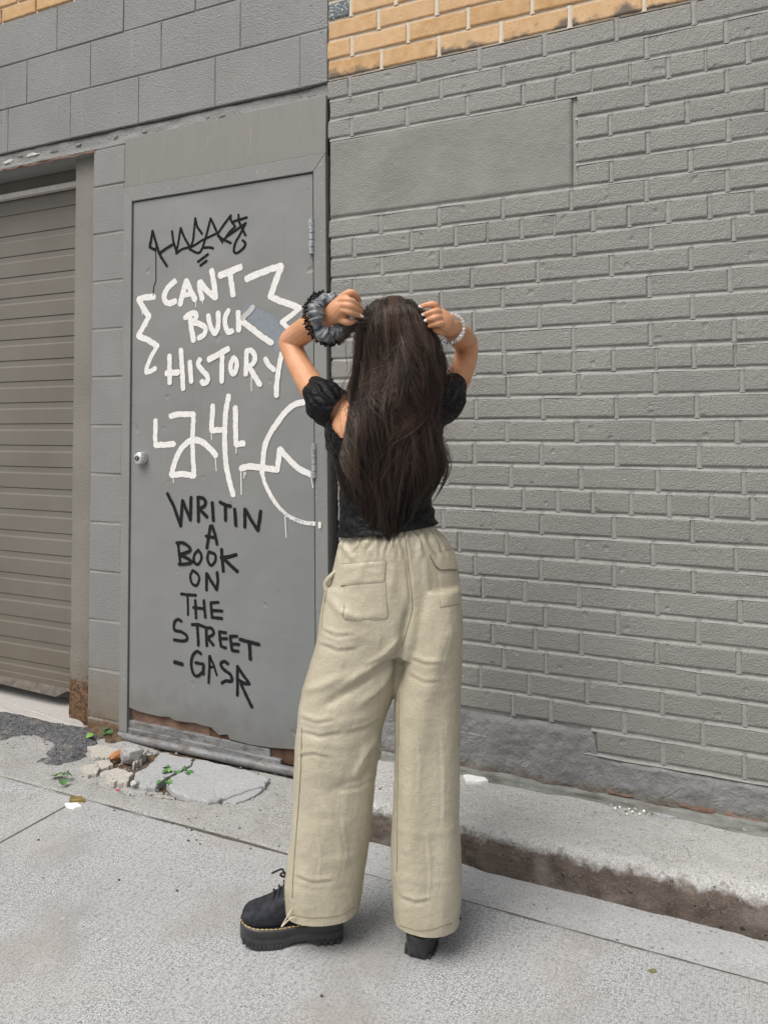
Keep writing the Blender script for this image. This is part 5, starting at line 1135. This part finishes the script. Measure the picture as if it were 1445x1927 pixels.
# small faded tattoo on the left forearm
def mark(name, bvh, L, rad):
    mb = MB()
    for q in L:
        P = [drape_pt(bvh, x, y, .0001) for x, y in q]; P = [p for p in P if p is not None]
        if len(P) > 1:
            vv, ff = tube(P, rad, 5); mb.add(vv, ff)
    if mb.v: mk(name, mb.v, mb.f, M['ink'], body)
mark('tattoo', bbvh, [[(570, 648), (573, 644), (580, 643), (583, 646)], [(569, 651), (570, 656), (576, 655), (582, 650)], [(573, 649), (577, 648), (579, 651), (575, 653), (573, 650)]], .0005)
mark('henna', bbvh, [[(828, 606), (832, 609), (830, 614), (825, 613)], [(812, 572), (815, 575), (812, 578)], [(806, 588), (809, 591), (812, 587)], [(812, 599), (815, 602), (819, 598)], [(820, 610), (823, 613), (827, 609)], [(832, 598), (836, 603), (838, 610), (836, 616)], [(800, 590), (803, 593)], [(806, 601), (809, 604)]], .00035)

# ---- hair
hr_ = np.random.RandomState(12)
HY = [556, 570, 585, 610, 640, 680, 720, 760, 800, 830, 860, 890, 920, 950, 980, 1010, 1030]
HLx = [715, 690, 682, 675, 671, 667, 661, 656, 650, 645, 640, 642, 652, 667, 684, 700, 710]
HRx = [770, 790, 800, 812, 824, 834, 836, 832, 834, 838, 843, 838, 822, 804, 788, 772, 764]
HD = [1.905, 1.872, 1.858, 1.850, 1.846, 1.842, 1.830, 1.812, 1.806, 1.805, 1.806, 1.812, 1.822, 1.832, 1.840, 1.842, 1.842]
HK = [.05, .075, .085, .090, .095, .095, .095, .090, .085, .080, .075, .070, .06, .05, .04, .035, .03]
def hpos(u, y, off):
    l = np.interp(y, HY, HLx); r = np.interp(y, HY, HRx); d = np.interp(y, HY, HD); k = np.interp(y, HY, HK)
    c = np.clip(2 * u - 1, -1.05, 1.05); dep = d + k * (1 - np.sqrt(np.clip(1 - (c * .98) ** 2, 0, 1))) - off
    x = l + (r - l) * u
    a = (x - CX) / F; b = (CY - y) / F; cc, ss = math.cos(PIT), math.sin(PIT); fw = cc - b * ss; up = ss + b * cc; t = dep / fw
    return CAM + (RV[None] * (a * t)[:, None] + FV[None] * dep[:, None] + UV[None] * (up * t)[:, None])
# solid under-layer so nothing shows through
NU, NVV = 40, 60; Yg = np.linspace(562, 900, NVV); V = []
for y in Yg: V.append(hpos(np.linspace(.06, .94, NU), np.full(NU, y), np.full(NU, -.016)))
Vb = np.concatenate(V); Vb2 = Vb + FV * .03
fa = [tuple(reversed(q)) for q in gridfaces(NVV, NU)]
hair = mk('hair', np.concatenate([Vb, Vb2]), fa + [tuple(i + len(Vb) for i in reversed(q)) for q in fa], M['hair'], person, True)
strands = []; sheen_tints = []
SEG = 22
def lock(u0, y0, y1, nst, spread, off, wav, curl, sheen_tint, tipnar=.25, drift=0.0, ph=None, dw=.009):
    t = np.linspace(0, 1, SEG); y = y0 + (y1 - y0) * t; ph = hr_.uniform(0, 6.28) if ph is None else ph; f1 = hr_.uniform(.7, 1.2)
    width = np.interp(y, HY, HRx) - np.interp(y, HY, HLx)
    ph2 = u0 * 7 + ph * .35
    du = wav * (1.15 * np.sin(y / 36 * (.85 + .15 * f1) + ph2) * np.clip((y - 640) / 120, .12, 1) + .5 * np.sin(y / 24 + ph * 2) * t) / width + drift * t
    cr_ = curl * np.clip((t - .78) / .22, 0, 1) ** 1.8 / width
    dof = dw * np.sin(y / 34 + u0 * 8 + ph * .3) * np.clip(t * 1.6, 0, 1)
    for s in range(nst):
        a = hr_.normal() * .5; b = hr_.normal() * .5; w = spread / width * (1 - (1 - tipnar) * t ** 1.4) * (.55 + .45 * np.cos(t * 2.0))
        yy = y0 + hr_.uniform(-5, 5) + (np.clip(y1 + hr_.normal() * 20, 0, 1016) - y0) * t
        u = u0 + du + cr_ * hr_.uniform(.7, 1.3) + a * w + .35 / width * hr_.normal() * np.sin(y / 25 + hr_.uniform(0, 6)) 
        strands.append(hpos(u, yy, off + dof + b * .005 * (1 - .5 * t))); sheen_tints.append(np.clip(sheen_tint + hr_.normal() * .20, 0, 1))
def rooty(u): return 560 + 46 * (2 * u - 1) ** 2
def tipy(u): return np.interp(u, [0, .1, .25, .4, .55, .7, .85, 1.0], [880, 915, 965, 1000, 1005, 965, 925, 880])
for k in range(84):    # long back layer
    u = .02 + .96 * (k + hr_.uniform(0, 1)) / 84
    yt = tipy(u) + hr_.normal() * 28; lock(u, rooty(u), yt, 62, 9, hr_.uniform(-.009, .009), hr_.uniform(4, 10), -hr_.uniform(6, 30) if u < .72 else hr_.uniform(-14, 10), hr_.uniform(.02, .5), tipnar=.35)
for k in range(38):     # mid layer, shorter
    u = hr_.uniform(.03, .97); lock(u, rooty(u), hr_.uniform(800, 950), 48, 9, hr_.uniform(.004, .016), hr_.uniform(7, 14), hr_.uniform(-34, 16), hr_.uniform(.1, .8), tipnar=.35)
for k in range(56):     # upper lifted layer with curled ends
    u = hr_.uniform(.25, .97); lock(u, rooty(u), hr_.uniform(715, 815), 40, 10, hr_.uniform(.012, .030), hr_.uniform(11, 24), hr_.uniform(-60, 52), hr_.uniform(.05, 1.0), tipnar=.4, dw=.017)
for k in range(30):     # curved locks swelling over the crown
    u = hr_.uniform(.25, .75); lock(u, 566 + hr_.uniform(0, 40), hr_.uniform(660, 770), 30, 8, hr_.uniform(.018, .032), hr_.uniform(14, 28), hr_.uniform(-40, 40), hr_.uniform(.2, 1.0), tipnar=.35, dw=.015)
for k in range(170):     # loose single hairs
    u = hr_.uniform(-.05, 1.05); lock(u, rooty(min(max(u, 0), 1)) - 3, tipy(min(max(u, 0), 1)) - hr_.uniform(-12, 160), 1, 20, hr_.uniform(.006, .030), hr_.uniform(8, 24), hr_.uniform(-40, 30), .5, tipnar=1)
def spline_lock(P, nst, spread, sheen_tint):
    c = np.array(catmull([np.array(p, float) for p in P], 6)); m = np.linspace(0, 1, SEG); q = np.linspace(0, 1, len(c)); c = np.stack([np.interp(m, q, c[:, k]) for k in range(3)], 1)
    for s in range(nst):
        e = RV * hr_.normal() * spread + UV * hr_.normal() * spread + FV * hr_.normal() * spread; sw = (.5 + .5 * np.sin(m * math.pi))[:, None]
        strands.append(c + e * sw + (RV * .002 * hr_.normal() + UV * .002 * hr_.normal()) * np.sin(m * 9 + hr_.uniform(0, 6))[:, None]); sheen_tints.append(np.clip(sheen_tint + hr_.normal() * .12, 0, 1))
# hair pulled sideways by the hands
for k in range(9): spline_lock([atd(735 + hr_.uniform(-14, 14), 572 + k * 4, 1.852), atd(706, 582 + k * 4, 1.858), atd(684, 590 + k * 3, 1.862), atd(668, 602 + k * 2, 1.868), atd(655 - k, 622 + k * 2, 1.872), atd(646 - k, 640 + k, 1.880)], 16, .0032, .5)
for k in range(7): spline_lock([atd(692, 560 + k * 4 + 14, 1.87), atd(680, 600 + k * 6, 1.862), atd(672, 640 + k * 9, 1.86), atd(666, 690 + k * 10, 1.855), atd(660, 740 + k * 10, 1.85)], 12, .0035, .4)
for k in range(8): spline_lock([atd(760 + hr_.uniform(-12, 12), 566 + k * 4, 1.852), atd(785, 578 + k * 4, 1.862), atd(798, 590 + k * 4, 1.868), atd(812, 615 + k * 6, 1.868), atd(824, 660 + k * 8, 1.87)], 14, .0032, .45)
def build_strands(name, S, sheen_tint, parent, r0=.00045):
    S = np.array(S); n, m, _ = S.shape
    T = np.gradient(S, axis=1); T /= (np.linalg.norm(T, axis=2, keepdims=True) + 1e-9)
    a = np.cross(T, -FV[None, None] + 0 * T); a /= (np.linalg.norm(a, axis=2, keepdims=True) + 1e-9); b = np.cross(T, a)
    rad = r0 * np.interp(np.linspace(0, 1, m), [0, .7, 1], [1, 1, .25])[None, :, None]
    P = np.stack([S + (a * math.cos(q) + b * math.sin(q)) * rad for q in (0.5, 0.5 + 2.094, 0.5 + 4.189)], axis=2)   # n,m,3,3
    V = P.reshape(-1, 3); base = (np.arange(n)[:, None, None] * m + np.arange(m - 1)[None, :, None]) * 3
    k = np.arange(3)[None, None, :]; k2 = (k + 1) % 3
    Fq = np.stack([base + k, base + k2, base + 3 + k2, base + 3 + k], axis=-1).reshape(-1, 4)
    me = bpy.data.meshes.new(name); me.vertices.add(len(V)); me.vertices.foreach_set('co', V.ravel()); me.loops.add(Fq.size); me.loops.foreach_set('vertex_index', Fq.ravel().astype(np.int32))
    me.polygons.add(len(Fq)); me.polygons.foreach_set('loop_start', np.arange(0, Fq.size, 4, dtype=np.int32)); me.polygons.foreach_set('loop_total', np.full(len(Fq), 4, np.int32)); me.update(calc_edges=True)
    at = me.attributes.new('sheen_tint', 'FLOAT', 'POINT'); at.data.foreach_set('value', np.repeat(np.array(sheen_tint), m * 3).astype(np.float32))
    me.materials.append(M['hair']); me.polygons.foreach_set('use_smooth', np.ones(len(me.polygons), bool))
    o = bpy.data.objects.new(name, me); col.objects.link(o); link_parent(o, parent); return o
so = build_strands('hair_strands', strands, sheen_tints, hair); tag(so, kind='stuff')
# ================================================================= LITTER, STONES, WEEDS
def rock(name, c, r, mat, seed, sq=(1, 1, .7), label=None, cat=None, parent=None, rot=0.0):
    rg = np.random.RandomState(seed); n = 26; d = rg.normal(size=(n, 3)); d /= np.linalg.norm(d, axis=1, keepdims=True); d *= rg.uniform(.8, 1.1, (n, 1))
    d = d * np.array(sq) * r; ca, sa = math.cos(rot), math.sin(rot); d = d @ np.array([[ca, sa, 0], [-sa, ca, 0], [0, 0, 1]])
    b = _bm.new()
    for p in d: b.verts.new(tuple(p))
    h = _bm.ops.convex_hull(b, input=b.verts); _bm.ops.delete(b, geom=[e for e in h['geom_interior'] if isinstance(e, _bm.types.BMVert)], context='VERTS')
    me = bpy.data.meshes.new(name); b.to_mesh(me); b.free(); v = verts_of(me); v[:, 2] -= v[:, 2].min(); set_verts(me, v + np.array(c))
    me.materials.append(mat); o = bpy.data.objects.new(name, me); col.objects.link(o); link_parent(o, parent); bevel(o, r * .06, 1)
    if label: tag(o, label, cat)
    return o
rock('stone', onZ(248, 1434, 0) + np.array([0, .0, -.004]), .042, M['stone'], 3, (1.15, .8, .95), 'angular pale grey stone leaning by the door sill', 'stone', rot=.7)
rock('brick_piece', onZ(224, 1432, 0), .034, M['orange'], 8, (.55, 1.25, .6), 'small orange brick fragment lying against the pale stone', 'brick', rot=-.5)
rock('stone', onZ(254, 1482, 0), .017, M['stone'], 12, (1, .9, .9), 'small pale stone at the lower left corner of broken slab', 'stone', rot=.3)
# flat concrete fragments
FRG = [([(790, 605), (900, 590), (1085, 628), (1000, 700), (850, 702)], 'pale concrete fragment behind the orange brick piece beside asphalt'), ([(722, 800), (850, 768), (905, 800), (885, 852), (800, 882)], 'rounded pale concrete fragment in front of the asphalt patch'), ([(862, 745), (1000, 718), (1025, 775), (920, 812)], 'small pale concrete fragment just below the orange brick piece'), ([(905, 852), (1050, 808), (1205, 850), (1150, 945), (1000, 932)], 'wide cracked concrete fragment left of the broken slabs'), ([(1230, 640), (1330, 655), (1280, 730), (1200, 760)], 'narrow concrete fragment wedged between grey stone and broken slab')]
for k, (P, lb) in enumerate(FRG):
    tag(polyslab('concrete_fragment', dz_(P), .012 + .003 * (k % 2), .03, M['rubble'], 40 + k, plane=.01, amp=.006), lb, 'concrete fragment', 'concrete fragments by the door')
# white chips and other single bits
def chip(name, px, py, pts, zt, th, mat, label, cat, seed=1, plane=0.0):
    return tag(polyslab(name, [(px + x, py + y) for x, y in pts], zt, th, mat, seed, plane=plane, amp=.001, sub=3), label, cat)
chip('paint_chip', 893, 1468, [(-22, -5), (-2, -8), (14, -4), (26, 6), (10, 8), (-14, 8)], .136, .012, M['chip'], 'flat white paint chip on the sidewalk beside the right trouser leg', 'paint chip', 3, .128)
chip('mortar_flake', 1252, 1536, [(-24, -4), (0, -6), (24, 6), (6, 8), (-14, 4)], .133, .012, M['oldslab'], 'thin grey mortar flake lying against the wall flashing', 'flake', 4, .126)
chip('metal_scrap', 142, 1508, [(-10, -4), (12, -4), (18, 3), (-12, 3)], .010, .01, M['brass'] if 'brass' in M else M['orange'], 'small brassy scrap of metal on the slab joint', 'scrap', 5)
chip('paper_scrap', 138, 1518, [(-16, -4), (8, -5), (16, 2), (0, 6), (-12, 4)], .004, .004, M['chip'], 'small crumpled white paper scrap beside the brassy metal', 'paper', 6)
chip('paper_scrap', 405, 1508, [(-6, -3), (4, -4), (8, 2), (-4, 3)], .006, .006, M['chip'], 'tiny white scrap in the crack of the largest slab', 'paper', 7)
chip('plastic_scrap', 221, 1488, [(-3, -1.5), (3, -2), (3, 1.5), (-2, 2)], .002, .004, M['red'] if 'red' in M else M['redbrick'], 'tiny red plastic scrap among the rubble', 'scrap', 8)
chip('fallen_leaf', 1227, 1829, [(-9, 0), (-3, -3), (7, -3), (9, 1), (1, 4)], .003, .002, M['deadleaf'] if 'deadleaf' in M else M['orange'], 'small olive fallen leaf on the alley in front of the kerb', 'leaf', 9)
chip('mortar_flake', 905, 1648 - 70, [(-1, -1), (1, -1), (1, 1)], .124, .002, M['stone'], 'tiny grey flake on the sidewalk edge behind the trousers', 'flake', 10, .122)
for k, (x, y, lb) in enumerate([(605, 1877, 'black pebble on the alley below the right boot'), (333, 1678, 'dark pebble on the alley left of the toe cap'), (224, 1658, 'dark grey pebble on the alley well left of the boot'), (72, 1582, 'dark pebble near the slab joint at the left')]):
    rock('pebble', onZ(x, y), .0042, M['darkstone'] if 'darkstone' in M else M['joint'], 70 + k, (1.1, .9, .6), lb, 'pebble')
rg = random.Random(9)
PB = [(1150, 1518), (1158, 1524), (1166, 1521), (1176, 1528), (1184, 1524), (1190, 1531), (1196, 1527), (1204, 1534), (1212, 1530), (1222, 1536), (1180, 1534)]
for k, (x, y) in enumerate(PB): tag(rock('white_pebble', onZ(x, y, .127), .0050 * rg.uniform(.7, 1.3), M['chip'] if k % 3 else M['thresh'], 90 + k, (1.1, .9, .8)), 'white pebble in the little heap at the foot of the brick wall', 'pebble', 'white pebbles by the wall')
def gravel(name, spots, seed, mats):
    rg = np.random.RandomState(seed); mbs = [MB() for _ in mats]
    for (x, y, z, n, sx, sy, r) in spots:
        for k in range(int(n * 1.7)):
            c = onZ(x + rg.normal() * sx, y + rg.normal() * sy, z); q = r * rg.uniform(.4, 1.5); a = rg.uniform(0, 6.3); e = rg.uniform(.6, 1.3)
            ca, sa = math.cos(a), math.sin(a); P = [(1, 0, 0), (-1, .1, .1), (0, 1, .1), (.1, -1, 0), (.1, 0, .8), (0, 0, -.7)]
            V = [c + np.array([(p[0] * ca - p[1] * sa * e) * q, (p[0] * sa + p[1] * ca * e) * q, (p[2] + .4) * q * .9]) * rg.uniform(.85, 1.15) for p in P]
            mbs[rg.randint(len(mats))].add(V, [(0, 2, 4), (2, 1, 4), (1, 3, 4), (3, 0, 4), (2, 0, 5), (1, 2, 5), (3, 1, 5), (0, 3, 5)])
    for mb, m in zip(mbs, mats):
        if mb.v: tag(mb.build(name, m), 'loose gravel and crumbs scattered by door and kerb', None, None, 'stuff')
gravel('gravel', [(190, 1450, 0, 60, 40, 16, .004), (270, 1500, -.006, 70, 35, 8, .004), (330, 1508, -.006, 60, 30, 5, .0035), (230, 1425, 0, 40, 25, 14, .004), (300, 1415, -.004, 30, 30, 5, .004), (440, 1448, -.004, 60, 60, 6, .003), (520, 1460, -.004, 50, 20, 10, .0035), (90, 1390, .012, 70, 60, 20, .003), (180, 1395, .0, 60, 25, 12, .003), (500, 1500, 0, 30, 30, 18, .003), (440, 1570, 0, 25, 60, 14, .0035), (300, 1540, 0, 20, 90, 14, .003), (1180, 1528, .126, 30, 22, 5, .003), (900, 1470, .127, 14, 40, 5, .003), (720, 1482, .12, 10, 18, 5, .004)], 5, [M['rubble'], M['stone'], M['darkstone'], M['soil']])
# weeds
def f_leaf(name, a, b):
    t = NT(name); c = t.mix(t.noise(60, 3), a, b); return t.surf(c, .5, t.bump(t.noise(150, 2), .4, .001), spec=.4, Transmission_Weight=0.0)
ML = [f_leaf('fresh_leaf', (.11, .26, .05), (.20, .36, .08)), f_leaf('dark_leaf', (.05, .14, .05), (.09, .20, .07))]
def weed(px, py, h, leaves, label, seed):
    rg = random.Random(seed); base = onZ(px, py, 0.0); root = empty('weed', base, label, 'weed', 'weeds growing from cracks')
    for k, (dx, dy, ln, m) in enumerate(leaves):
        ln *= 1.75; dx *= 1.35; dy *= 1.35
        tip = base + RV * dx * .0013 + UV * (-dy * .0011) + FV * rg.uniform(-.02, .02); tip[2] = max(tip[2], .012)
        vv, ff = tube([base, (base + tip) / 2 + UV * .006, tip], [.0011, .0009, .0007], 5, 3); mk('stem', vv, ff, ML[1], root, True)
        d = tip - base; d[2] = 0; d = d / (np.linalg.norm(d) + 1e-6); d = d * .8 + RV * rg.uniform(-.3, .3); s = np.cross(UV, d); s /= np.linalg.norm(s); V = []; nn_ = 8
        for i in range(nn_):
            u = i / (nn_ - 1); w = ln * .46 * math.sin(math.pi * min(1, u * .92 + .06)) ** .8 * (1 + .12 * math.sin(u * 25))
            for q in (-1, -.4, 0, .4, 1): V.append(tip + d * ln * u + s * w * q + UV * (.004 * abs(q) - .010 * u * u + .004 * math.sin(u * 3) + .003))
        mk('leaf', V, gridfaces(nn_, 5), ML[m], root, True)
weed(190, 1392, .04, [(-14, -14, .026, 0), (4, -20, .022, 1), (12, -16, .024, 1), (2, -8, .020, 1)], 'tiny bright green weed at the foot of the block pier', 1)
weed(114, 1474, .03, [(-14, 4, .026, 1), (10, 2, .022, 1), (-6, -12, .020, 0), (8, -14, .018, 1), (0, -16, .014, 1)], 'dark green weed in front of the asphalt patch', 2)
weed(330, 1458, .03, [(-14, 0, .018, 1), (-6, -6, .016, 0), (14, -2, .022, 1), (24, 2, .020, 1), (4, -6, .016, 1), (-18, 4, .016, 1)], 'trailing green weed in the crack between two broken slabs', 3)
weed(312, 1478, .02, [(-6, 0, .014, 1), (4, -2, .014, 0), (8, 4, .012, 1), (-3, 6, .012, 1)], 'tiny weed under the trailing one at slab edge', 4)
